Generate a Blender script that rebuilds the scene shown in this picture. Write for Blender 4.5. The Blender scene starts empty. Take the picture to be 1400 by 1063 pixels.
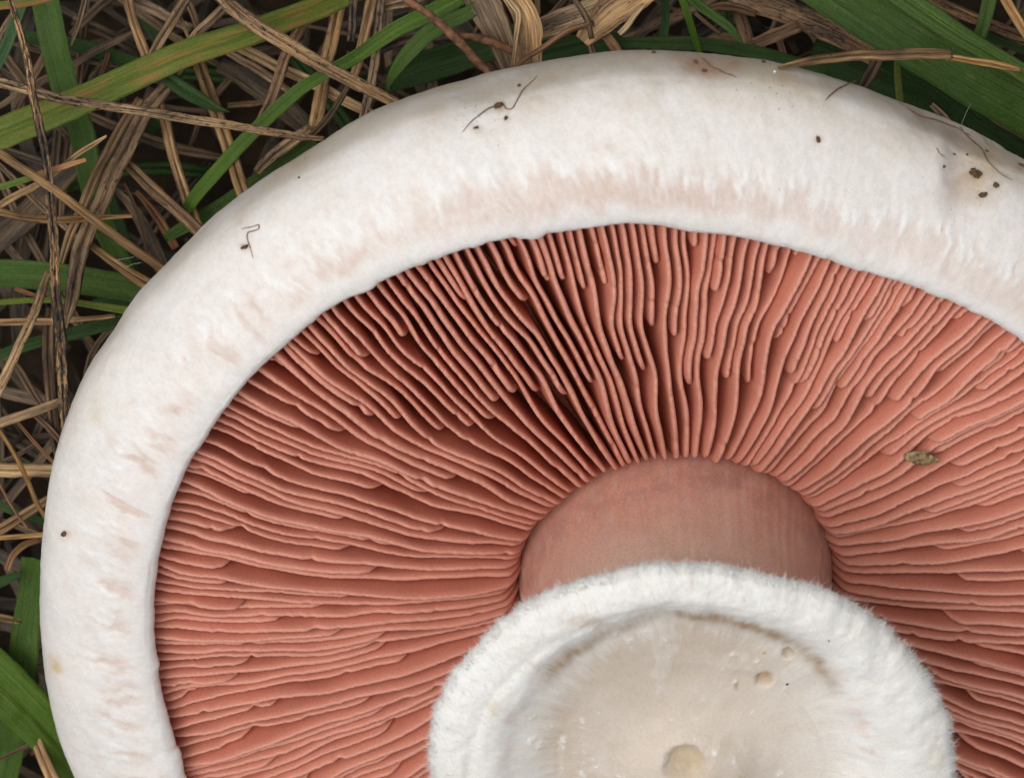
import bpy, math
import numpy as np
from mathutils import Vector
from mathutils.bvhtree import BVHTree

# ------------------------------------------------------------------ camera, light, exposure
S = 6.0e-5                      # metres per photo pixel at z = 0
DIST = 0.32                     # camera height over z = 0
D = DIST / S
scene = bpy.context.scene
COL = scene.collection
cam_data = bpy.data.cameras.new("camera")
cam = bpy.data.objects.new("camera", cam_data)
COL.objects.link(cam)
cam.location = (0, 0, DIST)
cam.rotation_euler = (0, 0, 0)
cam_data.sensor_width = 36
cam_data.lens = 36 * DIST / (1400 * S)
cam_data.clip_start = 0.005
cam_data.clip_end = 60
cam_data.dof.use_dof = True
cam_data.dof.focus_distance = DIST - 90 * S
cam_data.dof.aperture_fstop = 66
scene.camera = cam

SUN_DIR = Vector((-0.28, -0.10, 0.95)).normalized()      # towards the sun
world = bpy.data.worlds.new("World")
scene.world = world
world.use_nodes = True
wn = world.node_tree
wn.nodes.clear()
w_out = wn.nodes.new("ShaderNodeOutputWorld")
w_bg = wn.nodes.new("ShaderNodeBackground")
w_sky = wn.nodes.new("ShaderNodeTexSky")
w_sky.sky_type = 'NISHITA'
w_sky.sun_disc = False
w_sky.sun_elevation = math.asin(SUN_DIR.z)
w_sky.sun_rotation = math.atan2(SUN_DIR.x, SUN_DIR.y)
w_sky.dust_density = 6.0
w_sky.ozone_density = 1.0
w_hsv = wn.nodes.new("ShaderNodeHueSaturation")          # overcast: the sky is near grey
w_hsv.inputs['Saturation'].default_value = 0.03
w_bg.inputs['Strength'].default_value = 0.09
wn.links.new(w_sky.outputs[0], w_hsv.inputs['Color'])
wn.links.new(w_hsv.outputs[0], w_bg.inputs['Color'])
wn.links.new(w_bg.outputs[0], w_out.inputs['Surface'])

sun_data = bpy.data.lights.new("sun", 'SUN')
sun_data.energy = 1.5
sun_data.angle = math.radians(52)
sun_data.color = (1.0, 0.965, 0.92)
sun = bpy.data.objects.new("sun", sun_data)
COL.objects.link(sun)
sun.rotation_euler = SUN_DIR.to_track_quat('Z', 'Y').to_euler()
sun.location = (SUN_DIR * 2)

scene.view_settings.view_transform = 'Standard'
scene.view_settings.look = 'None'
scene.view_settings.gamma = 1
scene.view_settings.use_curve_mapping = False
scene.view_settings.exposure = -0.08
scene.cycles.max_bounces = 8
scene.cycles.diffuse_bounces = 7

# ------------------------------------------------------------------ helpers
rng = np.random.default_rng(7)


def vnoise(x, y, seed=0):
    """smooth value noise in [-1, 1]"""
    x = np.asarray(x, float); y = np.asarray(y, float)
    xi = np.floor(x).astype(np.int64); yi = np.floor(y).astype(np.int64)
    fx = x - xi; fy = y - yi
    fx = fx * fx * fx * (fx * (fx * 6 - 15) + 10)
    fy = fy * fy * fy * (fy * (fy * 6 - 15) + 10)

    def h(a, b):
        n = (a * 374761393 + b * 668265263 + seed * 1442695041) & 0x7fffffff
        n = ((n ^ (n >> 13)) * 1274126177) & 0x7fffffff
        n = n ^ (n >> 16)
        return (n & 0xffff) / 32767.5 - 1.0
    a = h(xi, yi); b = h(xi + 1, yi); c = h(xi, yi + 1); d = h(xi + 1, yi + 1)
    return (a * (1 - fx) + b * fx) * (1 - fy) + (c * (1 - fx) + d * fx) * fy


def fbm(x, y, seed=0, octv=4):
    s = 0; a = 1; t = 0
    for k in range(octv):
        s = s + a * vnoise(x * 2 ** k, y * 2 ** k, seed + 17 * k); t += a; a *= .55
    return s / t


def sstep(a, b, x):
    t = np.clip((np.asarray(x, float) - a) / (b - a), 0, 1)
    return t * t * (3 - 2 * t)


def unproj(px, py, z):
    """photo pixel at height z (in px units) -> world px units"""
    px, py, z = np.broadcast_arrays(np.asarray(px, float), np.asarray(py, float), np.asarray(z, float))
    k = (D - z) / D
    return np.stack([(px - 700) * k, (531.5 - py) * k, z], -1)


def proj(P):
    k = D / (D - P[..., 2])
    return 700 + P[..., 0] * k, 531.5 - P[..., 1] * k


def catmull(P, n):
    """P (k, c) control rows -> n samples"""
    P = np.asarray(P, float)
    P2 = np.vstack([2 * P[0] - P[1], P, 2 * P[-1] - P[-2]])
    t = np.linspace(0, len(P) - 1 - 1e-9, n)
    i = t.astype(int); f = (t - i)[:, None]
    p0, p1, p2, p3 = P2[i], P2[i + 1], P2[i + 2], P2[i + 3]
    return 0.5 * ((2 * p1) + (-p0 + p2) * f + (2 * p0 - 5 * p1 + 4 * p2 - p3) * f ** 2 + (-p0 + 3 * p1 - 3 * p2 + p3) * f ** 3)


def make_mesh(name, V, F, mat=None, uv=None, col=None, smooth=True, mats=None):
    """V (n,3) metres, F (m,4) or (m,3) ints; uv and col per vertex"""
    me = bpy.data.meshes.new(name)
    V = np.ascontiguousarray(V, np.float32); F = np.ascontiguousarray(F, np.int32)
    n, k = F.shape
    me.vertices.add(len(V)); me.vertices.foreach_set("co", V.ravel())
    me.loops.add(n * k); me.loops.foreach_set("vertex_index", F.ravel())
    me.polygons.add(n)
    me.polygons.foreach_set("loop_start", np.arange(0, n * k, k, dtype=np.int32))
    me.polygons.foreach_set("loop_total", np.full(n, k, np.int32))
    me.update(calc_edges=True)
    me.polygons.foreach_set("use_smooth", np.full(n, smooth, bool))
    if uv is not None:
        lay = me.uv_layers.new(name="UVMap")
        lay.data.foreach_set("uv", np.ascontiguousarray(np.asarray(uv, np.float32)[F.ravel()]).ravel())
    if col is not None:
        ca = me.color_attributes.new("col", 'FLOAT_COLOR', 'POINT')
        c4 = np.ones((len(V), 4), np.float32); c4[:, :3] = col
        ca.data.foreach_set("color", c4.ravel())
    me.validate()
    if mat is not None:
        me.materials.append(mat)
    return me


def link(name, me, parent=None, loc=None):
    o = bpy.data.objects.new(name, me)
    COL.objects.link(o)
    if parent is not None:
        o.parent = parent
    if loc is not None:
        o.location = loc
    return o


def grid_faces(nr, nc, wrap=False):
    r = np.arange(nr - 1)[:, None]
    c = np.arange(nc if wrap else nc - 1)[None, :]
    c2 = (c + 1) % nc
    a = r * nc + c; b = r * nc + c2; d = (r + 1) * nc + c; e = (r + 1) * nc + c2
    return np.stack([a, b, e, d], -1).reshape(-1, 4)


def tag(o, label, cat, group=None, kind=None):
    if label: o['label'] = label
    if cat: o['category'] = cat
    if group: o['group'] = group
    if kind: o['kind'] = kind


# ------------------------------------------------------------------ materials
def new_mat(name):
    m = bpy.data.materials.new(name)
    m.use_nodes = True
    nt = m.node_tree
    return m, nt, nt.nodes['Principled BSDF']


def N(nt, typ, **kw):
    n = nt.nodes.new(typ)
    for k, v in kw.items():
        setattr(n, k, v)
    return n


def setin(n, **kw):
    for k, v in kw.items():
        n.inputs[k.replace('_', ' ')].default_value = v


def noise(nt, vec, scale, detail=3, rough=.55, dist=0):
    n = N(nt, "ShaderNodeTexNoise")
    n.inputs['Scale'].default_value = scale; n.inputs['Detail'].default_value = detail
    n.inputs['Roughness'].default_value = rough; n.inputs['Distortion'].default_value = dist
    if vec is not None: nt.links.new(vec, n.inputs['Vector'])
    return n.outputs['Fac']


def ramp(nt, fac, stops):
    r = N(nt, "ShaderNodeValToRGB")
    els = r.color_ramp.elements
    while len(els) < len(stops): els.new(0.5)
    for e, (p, c) in zip(els, stops):
        e.position = p
        e.color = (c, c, c, 1) if np.isscalar(c) else (*c, 1)
    nt.links.new(fac, r.inputs['Fac'])
    return r.outputs['Color']


def mix(nt, fac, a, b, mode='MIX'):
    m = N(nt, "ShaderNodeMix", data_type='RGBA', blend_type=mode)
    for i, v in ((0, fac), (6, a), (7, b)):
        if isinstance(v, (int, float)): m.inputs[i].default_value = v
        elif isinstance(v, tuple): m.inputs[i].default_value = (*v, 1)
        else: nt.links.new(v, m.inputs[i])
    return m.outputs[2]


def mth(nt, op, a, b=0.0):
    m = N(nt, "ShaderNodeMath", operation=op)
    for i, v in ((0, a), (1, b)):
        if isinstance(v, (int, float)): m.inputs[i].default_value = v
        else: nt.links.new(v, m.inputs[i])
    return m.outputs[0]


def mapping(nt, vec, sc):
    m = N(nt, "ShaderNodeMapping")
    m.inputs['Scale'].default_value = sc
    nt.links.new(vec, m.inputs['Vector'])
    return m.outputs['Vector']


def bump(nt, h, bsdf, dist, strength=1.0, prev=None):
    b = N(nt, "ShaderNodeBump")
    b.inputs['Distance'].default_value = dist; b.inputs['Strength'].default_value = strength
    nt.links.new(h, b.inputs['Height'])
    if prev is not None: nt.links.new(prev, b.inputs['Normal'])
    nt.links.new(b.outputs['Normal'], bsdf.inputs['Normal'])
    return b.outputs['Normal']


def sss(bsdf, w, radius_mm, scale=1.0):
    bsdf.inputs['Subsurface Weight'].default_value = w
    bsdf.inputs['Subsurface Radius'].default_value = [r * 1e-3 for r in radius_mm]
    bsdf.inputs['Subsurface Scale'].default_value = scale


def flesh_mat(name, fib_scale, sheen=0.0, fine=0.05):
    """white to pink mushroom skin; pigment from the colour attribute, fibres along uv.y"""
    m, nt, b = new_mat(name)
    a = N(nt, "ShaderNodeVertexColor", layer_name="col")
    uv = N(nt, "ShaderNodeUVMap").outputs[0]
    tc = N(nt, "ShaderNodeTexCoord").outputs['Object']
    f1 = noise(nt, mapping(nt, uv, fib_scale), 1.0, 3, .6, .4)
    f2 = noise(nt, tc, 5200, 3, .6)
    f3 = noise(nt, tc, 520, 3, .55)
    c = mix(nt, 1.0, a.outputs[0], ramp(nt, f1, [(.28, .945), (.6, 1.02)]), 'MULTIPLY')
    c = mix(nt, 1.0, c, ramp(nt, f2, [(.3, 1 - fine), (.65, 1.02)]), 'MULTIPLY')
    c = mix(nt, 1.0, c, ramp(nt, f3, [(.3, (.965, .95, .925)), (.6, (1.01, 1.01, 1.01))]), 'MULTIPLY')
    nt.links.new(c, b.inputs['Base Color'])
    b.inputs['Roughness'].default_value = .62
    b.inputs['Specular IOR Level'].default_value = .25
    sss(b, .25, (1.0, .6, .42), .6)
    h = mth(nt, 'ADD', mth(nt, 'MULTIPLY', f1, .5), mth(nt, 'MULTIPLY', f2, .45))
    bump(nt, h, b, 7e-5, .55)
    return m


M_cap = flesh_mat("white_cap_skin", (14, 9, 1))
M_ring = flesh_mat("white_ring_skin", (26, 5, 1), fine=.08)
M_stem = flesh_mat("pink_stem_skin", (15, 3.4, 1), fine=.20)
M_stem.node_tree.nodes["Principled BSDF"].inputs["Roughness"].default_value = .30
M_stem.node_tree.nodes["Principled BSDF"].inputs["Subsurface Weight"].default_value = .4


def gill_material():
    m, nt, b = new_mat("salmon_gill")
    uv = N(nt, "ShaderNodeUVMap").outputs[0]
    sep = N(nt, "ShaderNodeSeparateXYZ"); nt.links.new(uv, sep.inputs[0])
    tc = N(nt, "ShaderNodeTexCoord").outputs['Object']
    inf = N(nt, "ShaderNodeObjectInfo").outputs['Random']
    g = noise(nt, tc, 6500, 2, .6)
    g2 = noise(nt, tc, 260, 2, .5)
    edge = ramp(nt, sep.outputs[1], [(.50, 0.0), (.80, .30), (.95, .55), (1.0, 1.0)])
    c0 = mix(nt, g2, (.555, .148, .084), (.59, .178, .106))
    c0 = mix(nt, mth(nt, 'MULTIPLY', inf, .35), c0, (.61, .212, .138))
    c = mix(nt, edge, c0, (.69, .335, .255))
    c = mix(nt, 1.0, c, ramp(nt, g, [(.3, .86), (.7, 1.08)]), 'MULTIPLY')
    nt.links.new(c, b.inputs['Base Color'])
    b.inputs['Roughness'].default_value = .65
    b.inputs['Specular IOR Level'].default_value = .2
    sss(b, .12, (1.2, .28, .16), .4)
    bump(nt, g, b, 2.2e-5, .5)
    return m


M_gill = gill_material()


def straw_material():
    m, nt, b = new_mat("dry_straw_fibre")
    uv = N(nt, "ShaderNodeUVMap").outputs[0]
    tint = N(nt, "ShaderNodeAttribute", attribute_type='OBJECT', attribute_name='tint')
    fleck = N(nt, "ShaderNodeAttribute", attribute_type='OBJECT', attribute_name='fleck').outputs['Fac']
    rnd = N(nt, "ShaderNodeObjectInfo").outputs['Random']
    off = N(nt, "ShaderNodeCombineXYZ")
    nt.links.new(mth(nt, 'MULTIPLY', rnd, 61.0), off.inputs[2])
    age = mth(nt, 'FRACT', mth(nt, 'MULTIPLY', rnd, 17.3))
    add = N(nt, "ShaderNodeVectorMath", operation='ADD')
    nt.links.new(uv, add.inputs[0]); nt.links.new(off.outputs[0], add.inputs[1])
    v = add.outputs[0]
    st = noise(nt, mapping(nt, v, (1.4, 8, 1)), 1.0, 5, .7, .1)
    st2 = noise(nt, mapping(nt, v, (3.0, 26, 1)), 1.0, 2, .5)
    lo = noise(nt, mapping(nt, v, (1.1, .8, 1)), 1.0, 2, .5)
    fl = noise(nt, mapping(nt, v, (9, 6.5, 1)), 1.0, 4, .7, .6)
    c = mix(nt, ramp(nt, st, [(.36, 0.0), (.62, 1.0)]), mix(nt, 1.0, tint.outputs['Color'], (.34, .27, .21), 'MULTIPLY'),
            mix(nt, .22, tint.outputs['Color'], (.60, .45, .28)))
    c = mix(nt, 1.0, c, ramp(nt, st2, [(.34, .55), (.55, 1.10)]), 'MULTIPLY')
    c = mix(nt, 1.0, c, ramp(nt, lo, [(.34, (.42, .39, .37)), (.60, (1.12, 1.08, 1.0))]), 'MULTIPLY')
    weathered = N(nt, "ShaderNodeHueSaturation")
    nt.links.new(c, weathered.inputs['Color'])
    nt.links.new(mth(nt, 'SUBTRACT', 1.05, mth(nt, 'MULTIPLY', age, .16)), weathered.inputs['Saturation'])
    nt.links.new(mth(nt, 'ADD', .70, mth(nt, 'MULTIPLY', mth(nt, 'FRACT', mth(nt, 'MULTIPLY', rnd, 41.7)), .5)), weathered.inputs['Value'])
    c = weathered.outputs[0]
    th = mth(nt, 'ADD', mth(nt, 'MULTIPLY', fl, 1.0), mth(nt, 'MULTIPLY', lo, -.25))
    th = mth(nt, 'ADD', th, mth(nt, 'MULTIPLY', fleck, .34))
    c = mix(nt, ramp(nt, th, [(.535, 0.0), (.62, .95)]), c, (.016, .014, .013))
    nt.links.new(c, b.inputs['Base Color'])
    b.inputs['Roughness'].default_value = .6
    b.inputs['Specular IOR Level'].default_value = .3
    bump(nt, mth(nt, 'ADD', st, mth(nt, 'MULTIPLY', st2, .5)), b, 6e-5, .7)
    return m


def grass_material():
    m, nt, b = new_mat("green_grass_leaf")
    uv = N(nt, "ShaderNodeUVMap").outputs[0]
    tc = N(nt, "ShaderNodeTexCoord").outputs['Object']
    tint = N(nt, "ShaderNodeAttribute", attribute_type='OBJECT', attribute_name='tint').outputs['Color']
    rust = N(nt, "ShaderNodeAttribute", attribute_type='OBJECT', attribute_name='rust').outputs['Fac']
    dry = N(nt, "ShaderNodeAttribute", attribute_type='OBJECT', attribute_name='dry').outputs['Fac']
    rnd = N(nt, "ShaderNodeObjectInfo").outputs['Random']
    off = N(nt, "ShaderNodeCombineXYZ"); nt.links.new(mth(nt, 'MULTIPLY', rnd, 47.0), off.inputs[2])
    add = N(nt, "ShaderNodeVectorMath", operation='ADD')
    nt.links.new(uv, add.inputs[0]); nt.links.new(off.outputs[0], add.inputs[1])
    v = add.outputs[0]
    sep = N(nt, "ShaderNodeSeparateXYZ"); nt.links.new(uv, sep.inputs[0])
    vein = noise(nt, mapping(nt, v, (.35, 17, 1)), 1.0, 3, .6)
    lo = noise(nt, mapping(nt, v, (1.3, 2.2, 1)), 1.0, 4, .6)
    sp = noise(nt, tc, 4200, 2, .6)
    c = mix(nt, 1.0, tint, ramp(nt, vein, [(.3, .58), (.65, 1.28)]), 'MULTIPLY')
    c = mix(nt, 1.0, c, ramp(nt, lo, [(.3, (.78, .85, .8)), (.7, (1.22, 1.10, 1.0))]), 'MULTIPLY')
    c = mix(nt, 1.0, c, ramp(nt, sp, [(.3, .85), (.7, 1.15)]), 'MULTIPLY')
    rp = mth(nt, 'ADD', lo, mth(nt, 'MULTIPLY', rust, .22))
    c = mix(nt, ramp(nt, rp, [(.66, 0.0), (.80, .9)]), c, (.26, .13, .04))
    spk = noise(nt, mapping(nt, v, (9, 9, 1)), 2.0, 1, .5)
    c = mix(nt, ramp(nt, spk, [(.73, 0.0), (.77, .5)]), c, (.30, .34, .18))
    c = mix(nt, ramp(nt, spk, [(.20, .7), (.235, 0.0)]), c, (.03, .025, .01))
    # dry > 0: the blade turns to straw beyond that length
    d = mth(nt, 'MULTIPLY', mth(nt, 'GREATER_THAN', dry, .01), mth(nt, 'GREATER_THAN', mth(nt, 'ADD', sep.outputs[0], mth(nt, 'MULTIPLY', lo, .1)), dry))
    c = mix(nt, d, c, (.40, .20, .09))
    nt.links.new(c, b.inputs['Base Color'])
    b.inputs['Roughness'].default_value = .5
    b.inputs['Specular IOR Level'].default_value = .22
    bump(nt, vein, b, 9e-5, 1.0)
    return m


def plain_material(name, c1, c2, scale, rough=.8, bd=4e-5, detail=4):
    m, nt, b = new_mat(name)
    tc = N(nt, "ShaderNodeTexCoord").outputs['Object']
    f = noise(nt, tc, scale, detail, .65)
    nt.links.new(ramp(nt, f, [(.32, c1), (.68, c2)]), b.inputs['Base Color'])
    b.inputs['Roughness'].default_value = rough
    b.inputs['Specular IOR Level'].default_value = .3
    bump(nt, f, b, bd, .8)
    return m


M_straw = straw_material()
M_grass = grass_material()
M_twig = plain_material("rusty_bark", (.05, .025, .014), (.26, .12, .06), 1400, .75, 1.2e-4)
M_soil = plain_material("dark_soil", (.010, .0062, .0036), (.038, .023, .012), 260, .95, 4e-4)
M_crumb = plain_material("brown_soil_crumb", (.045, .026, .014), (.20, .11, .055), 2600, .85, 6e-5)
M_root = plain_material("brown_root_hair", (.11, .055, .032), (.27, .14, .08), 900, .6, 1e-5)
M_seed = plain_material("mottled_seed_husk", (.045, .025, .013), (.45, .32, .16), 2300, .6, 6e-5)
M_white = plain_material("white_fibre", (.91, .90, .88), (.94, .93, .91), 900, .7, 1e-6)
_nt = M_white.node_tree
_tr = N(_nt, "ShaderNodeBsdfTranslucent"); _tr.inputs['Color'].default_value = (.9, .89, .87, 1)
_ms = N(_nt, "ShaderNodeMixShader"); _ms.inputs[0].default_value = .15
_nt.links.new(_nt.nodes['Principled BSDF'].outputs[0], _ms.inputs[1]); _nt.links.new(_tr.outputs[0], _ms.inputs[2])
_nt.links.new(_ms.outputs[0], _nt.nodes['Material Output'].inputs['Surface'])
M_silver = plain_material("silver_hair", (.30, .30, .30), (.42, .42, .42), 900, .5, 1e-6)

# ------------------------------------------------------------------ the soil
GROUND_Z = -668.0
n = 161
t = np.linspace(-1, 1, n); t = np.sign(t) * np.abs(t) ** 3
gx, gy = np.meshgrid(t * 60000, t * 60000)
gz = GROUND_Z + 24 * fbm(gx / 160, gy / 160, 3) * np.exp(-(gx ** 2 + gy ** 2) / 4000 ** 2) - 14
soil = link("ground", make_mesh("ground", np.stack([gx, gy, gz], -1).reshape(-1, 3) * S, grid_faces(n, n), M_soil))
soil['kind'] = 'structure'

# ------------------------------------------------------------------ mushroom frame
T = math.radians(35)
lean = np.array([0.12, -0.993]); lean /= np.linalg.norm(lean)
AX = np.array([math.sin(T) * lean[0], math.sin(T) * lean[1], math.cos(T)])
E1 = np.array([1., 0, 0]) - AX[0] * AX; E1 /= np.linalg.norm(E1)
E2 = np.cross(AX, E1)
O = np.array([910 - 700, 531.5 - 850, 0.0])


def loc2w(u, v, h):
    return O + np.asarray(u)[..., None] * E1 + np.asarray(v)[..., None] * E2 + np.asarray(h)[..., None] * AX


def px2loc(px, py, h):
    """photo pixel -> local (u, v) on the plane at height h over the lip plane"""
    P0 = np.array([0, 0, D]); Q = unproj(px, py, 0.0)
    d = Q - P0
    tt = (h - (P0 - O) @ AX) / (d @ AX)
    P = P0 + tt[..., None] * d - O
    return P @ E1, P @ E2


def periodic(phi, val, smooth):
    """table of (phi, val) -> function, gaussian smoothed"""
    o = np.argsort(phi); phi = phi[o]; val = val[o]
    g = np.linspace(-np.pi, np.pi, 2880, endpoint=False)
    y = np.interp(g, np.r_[phi - 2 * np.pi, phi, phi + 2 * np.pi], np.tile(val, 3))
    k = np.exp(-.5 * (np.arange(-150, 151) / smooth) ** 2); k /= k.sum()
    y = np.convolve(np.r_[y[-150:], y, y[:150]], k, 'valid')
    return lambda p: np.interp((np.asarray(p) + np.pi) % (2 * np.pi) - np.pi, np.r_[g, np.pi], np.r_[y, y[0]])


# outline of the lip as traced, then the ellipse it lies on where the frame cuts it
lip = np.array([(255, 1063), (235, 990), (215, 900), (211, 840), (213, 800), (222, 740), (250, 650), (300, 570), (360, 495),
                (400, 460), (450, 420), (520, 385), (600, 350), (690, 325), (780, 315), (845, 304), (870, 303), (930, 313), (1000, 318),
                (1080, 340), (1180, 370), (1260, 395), (1330, 425), (1400, 465)], float)
th = np.radians(np.arange(-150, 22, 8.0))
lip_h = np.stack([912 + 702 * np.cos(th), 850 - 560 * np.sin(th)], -1)
lip_h = lip_h[(lip_h[:, 1] > 1180) | (lip_h[:, 0] > 1430)]
u_, v_ = px2loc(*np.vstack([lip, lip_h]).T, 0.0)
LIP = periodic(np.arctan2(v_, u_), np.hypot(u_, v_), 12)


def lipR(phi):
    phi = np.asarray(phi, float)
    s = (phi + np.pi) * 700
    notch = -5.5 * np.clip(vnoise(s / 46, 0 * s, 5) - .35, 0, 1) ** .7 + 1.8 * fbm(s / 14, 0 * s, 8) - 3.0 * np.clip(vnoise(s / 11, 0 * s, 15) - .55, 0, 1) * (vnoise(s / 90, 0 * s, 16) > -.1)
    return LIP(phi) + notch * (1 + .5 * vnoise(s / 300, 0 * s, 2))


outer = np.array([(105, 1063), (85, 1032), (70, 950), (58, 800), (62, 720), (80, 620), (110, 530), (150, 460), (220, 370), (300, 285),
                  (400, 215), (500, 160), (600, 120), (700, 92), (780, 77), (860, 70), (950, 72), (1050, 85), (1150, 110), (1250, 151),
                  (1330, 181), (1400, 216)], float)
th = np.radians(np.arange(-160, 34, 8.0))
outer_h = np.stack([890 + 835 * np.cos(th), 812 - 742 * np.sin(th)], -1)
outer_h = outer_h[(outer_h[:, 1] > 1180) | (outer_h[:, 0] > 1430)]
oc = np.vstack([outer, outer_h])
OUT = periodic(np.arctan2(-(oc[:, 1] - 812), oc[:, 0] - 890), np.hypot(oc[:, 0] - 890, oc[:, 1] - 812), 14)

# ------------------------------------------------------------------ cap
NPHI = 1440
phi = np.linspace(-np.pi / 2, 1.5 * np.pi, NPHI + 1)         # seam at the bottom, outside the frame
LR = lipR(phi)
Req = LR + 135.0
EQ_H, DOME = -104.0, 430.0
prof = np.array([(0.33, -40), (.10, -20), (.02, -9), (0, -1), (.015, 6), (.06, 12), (.13, 14), (.24, 12), (.37, 5), (.50, -6), (.63, -20),
                 (.76, -38), (.88, -60), (.96, -82), (1.0, EQ_H)], float)
pr = catmull(prof, 74)
thd = np.linspace(0, np.pi / 2, 40)[1:]


def cap_grid(LR, Req):
    w = (Req - LR)
    rho = LR[None, :] + pr[:, :1] * w[None, :]
    hh = np.repeat(pr[:, 1:], len(LR), 1)
    rd = Req[None, :] * np.cos(thd)[:, None]
    hd = EQ_H - DOME * np.sin(thd)[:, None] + 0 * rd
    return np.vstack([rho, rd]), np.vstack([hh, hd])


for it in range(12):
    rho, hh = cap_grid(LR, Req)
    X, Y = proj(loc2w(rho * np.cos(phi), rho * np.sin(phi), hh))
    dx, dy = X - 890, -(Y - 812)
    ratio = (np.hypot(dx, dy) / OUT(np.arctan2(dy, dx))).max(0)
    Req = Req * (1 - .8 * (ratio - 1))
    k = np.exp(-.5 * (np.arange(-60, 61) / 14) ** 2); k /= k.sum()
    Req = np.convolve(np.r_[Req[-61:-1], Req, Req[1:61]], k, 'valid')
    Req = np.maximum(Req, LR + 70)
rho, hh = cap_grid(LR, Req)
# arc length from the lip along every column
lip_row = 15
ds = np.hypot(np.diff(rho, axis=0), np.diff(hh, axis=0))
arc = np.vstack([np.zeros(rho.shape[1]), np.cumsum(ds, 0)]); arc -= arc[lip_row]
ph2 = np.repeat(phi[None, :], rho.shape[0], 0)
s2 = ph2 * 740
P = loc2w(rho * np.cos(phi), rho * np.sin(phi), hh)
X, Y = proj(P)
# floccose zone: white tufts standing on a pinkish band
band_c = 84 + 14 * vnoise(s2 / 210, 0 * s2, 31)
band_w = 31 + 16 * vnoise(s2 / 130, 0 * s2, 37)
band = np.exp(-((arc - band_c) / band_w) ** 2)
wob = s2 + 7 * vnoise(arc / 26, s2 / 60, 40) + 3 * vnoise(arc / 9, s2 / 20, 42)
tooth = vnoise(wob / 17, arc / 150, 41) + .40 * vnoise(wob / 7, arc / 45, 44) + .25 * fbm(s2 / 5, arc / 11, 45, 3)
tuft = tooth + .5 * vnoise(s2 / 90, arc / 120, 47)
left_ = sstep(.1, .9, -np.cos(ph2))                       # towards the left the band breaks into patches
b_out = 86 + 17 * vnoise(wob / 9, arc / 120, 48) + 12 * vnoise(wob / 4.5, arc / 40, 49) + 10 * vnoise(s2 / 120, 0 * s2, 50)
b_in = 44 + 9 * vnoise(s2 / 26, 0 * s2, 51)
gate = 1 - left_ * (1 - sstep(-.15, .35, vnoise(wob / 13, arc / 200, 53)))
pink = sstep(b_in - 14, b_in + 14, arc) * (1 - sstep(b_out - 14, b_out + 10, arc)) * gate
pink *= .55 + .5 * sstep(-.5, .6, fbm(wob / 5, arc / 12, 54, 3)) + .25 * vnoise(s2 / 70, arc / 90, 55)
pink2 = .42 * np.exp(-((arc - 112) / 48) ** 2) * sstep(.12, .7, fbm(s2 / 20, arc / 24, 52, 4))
pink = np.clip(pink + pink2 + .12 * np.exp(-((arc - 85) / 50) ** 2), 0, 1)
white = np.exp(-((arc - b_out - 6) / 22) ** 2) * sstep(-.1, .6, vnoise(wob / 7, arc / 26, 56))
amp = 0.75 + .35 * vnoise(s2 / 400, 0 * s2, 61)
relief = .8 * white - .9 * pink + 1.8 * fbm(s2 / 60, arc / 60, 71, 3) * sstep(0, 40, arc) + .5 * fbm(s2 / 9, arc / 13, 77, 2) * sstep(2, 30, arc)
relief += 7 * vnoise(s2 / 150, arc / 130, 79) * sstep(60, 190, arc)
dent = lambda x, y, sx, sy, a: a * np.exp(-((X - x) / sx) ** 2 - ((Y - y) / sy) ** 2)
front = arc < 330
relief += front * (dent(1322, 236, 40, 55, -13) + dent(1288, 212, 16, 70, 4) + dent(975, 92, 40, 18, -5) + dent(243, 563, 9, 8, -4) + dent(243, 563, 4, 4, 5)
                   + dent(1275, 165, 60, 14, -4) + dent(160, 450, 60, 30, -5))
# surface normals of the plain shape, to push the relief along
du = np.gradient(P, axis=1); dv = np.gradient(P, axis=0)
nrm = np.cross(du, dv); nrm /= np.linalg.norm(nrm, axis=-1, keepdims=True) + 1e-9
outw = P - loc2w(np.array(0.), np.array(0.), np.array(-230.))
nrm *= np.sign((nrm * outw).sum(-1, keepdims=True))
fade = sstep(-2, 10, arc)
P = P + nrm * (relief * fade)[..., None]
col = np.empty(P.shape)
col[:] = (.838, .808, .79)
lp = lambda c, wgt: col + (np.array(c) - col) * np.clip(wgt, 0, 1)[..., None]
col = lp((.79, .785, .785), .6 * np.exp(-((arc - 16) / 22) ** 2))
col = lp((.69, .55, .485), pink * amp * .86)
col = lp((.66, .585, .485), .95 * sstep(140, 262, arc) * sstep(-.5, .5, fbm(s2 / 90, arc / 60, 83, 4) + .25 * np.sin(ph2)) * (.5 + .5 * np.clip(np.sin(ph2), 0, 1)))
col = lp((.87, .865, .86), .75 * white)


def blot(x, y, sx, sy, c, wgt, seed, ang=0):
    global col
    ca, sa = math.cos(ang), math.sin(ang)
    xx = (X - x) * ca + (Y - y) * sa; yy = -(X - x) * sa + (Y - y) * ca
    g = np.exp(-(xx / sx) ** 2 - (yy / sy) ** 2) * front
    nz = sstep(-.45, .55, fbm(X / 17 + seed, Y / 13, seed, 4))
    col = lp(c, wgt * g * (.35 + .9 * nz))


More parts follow.
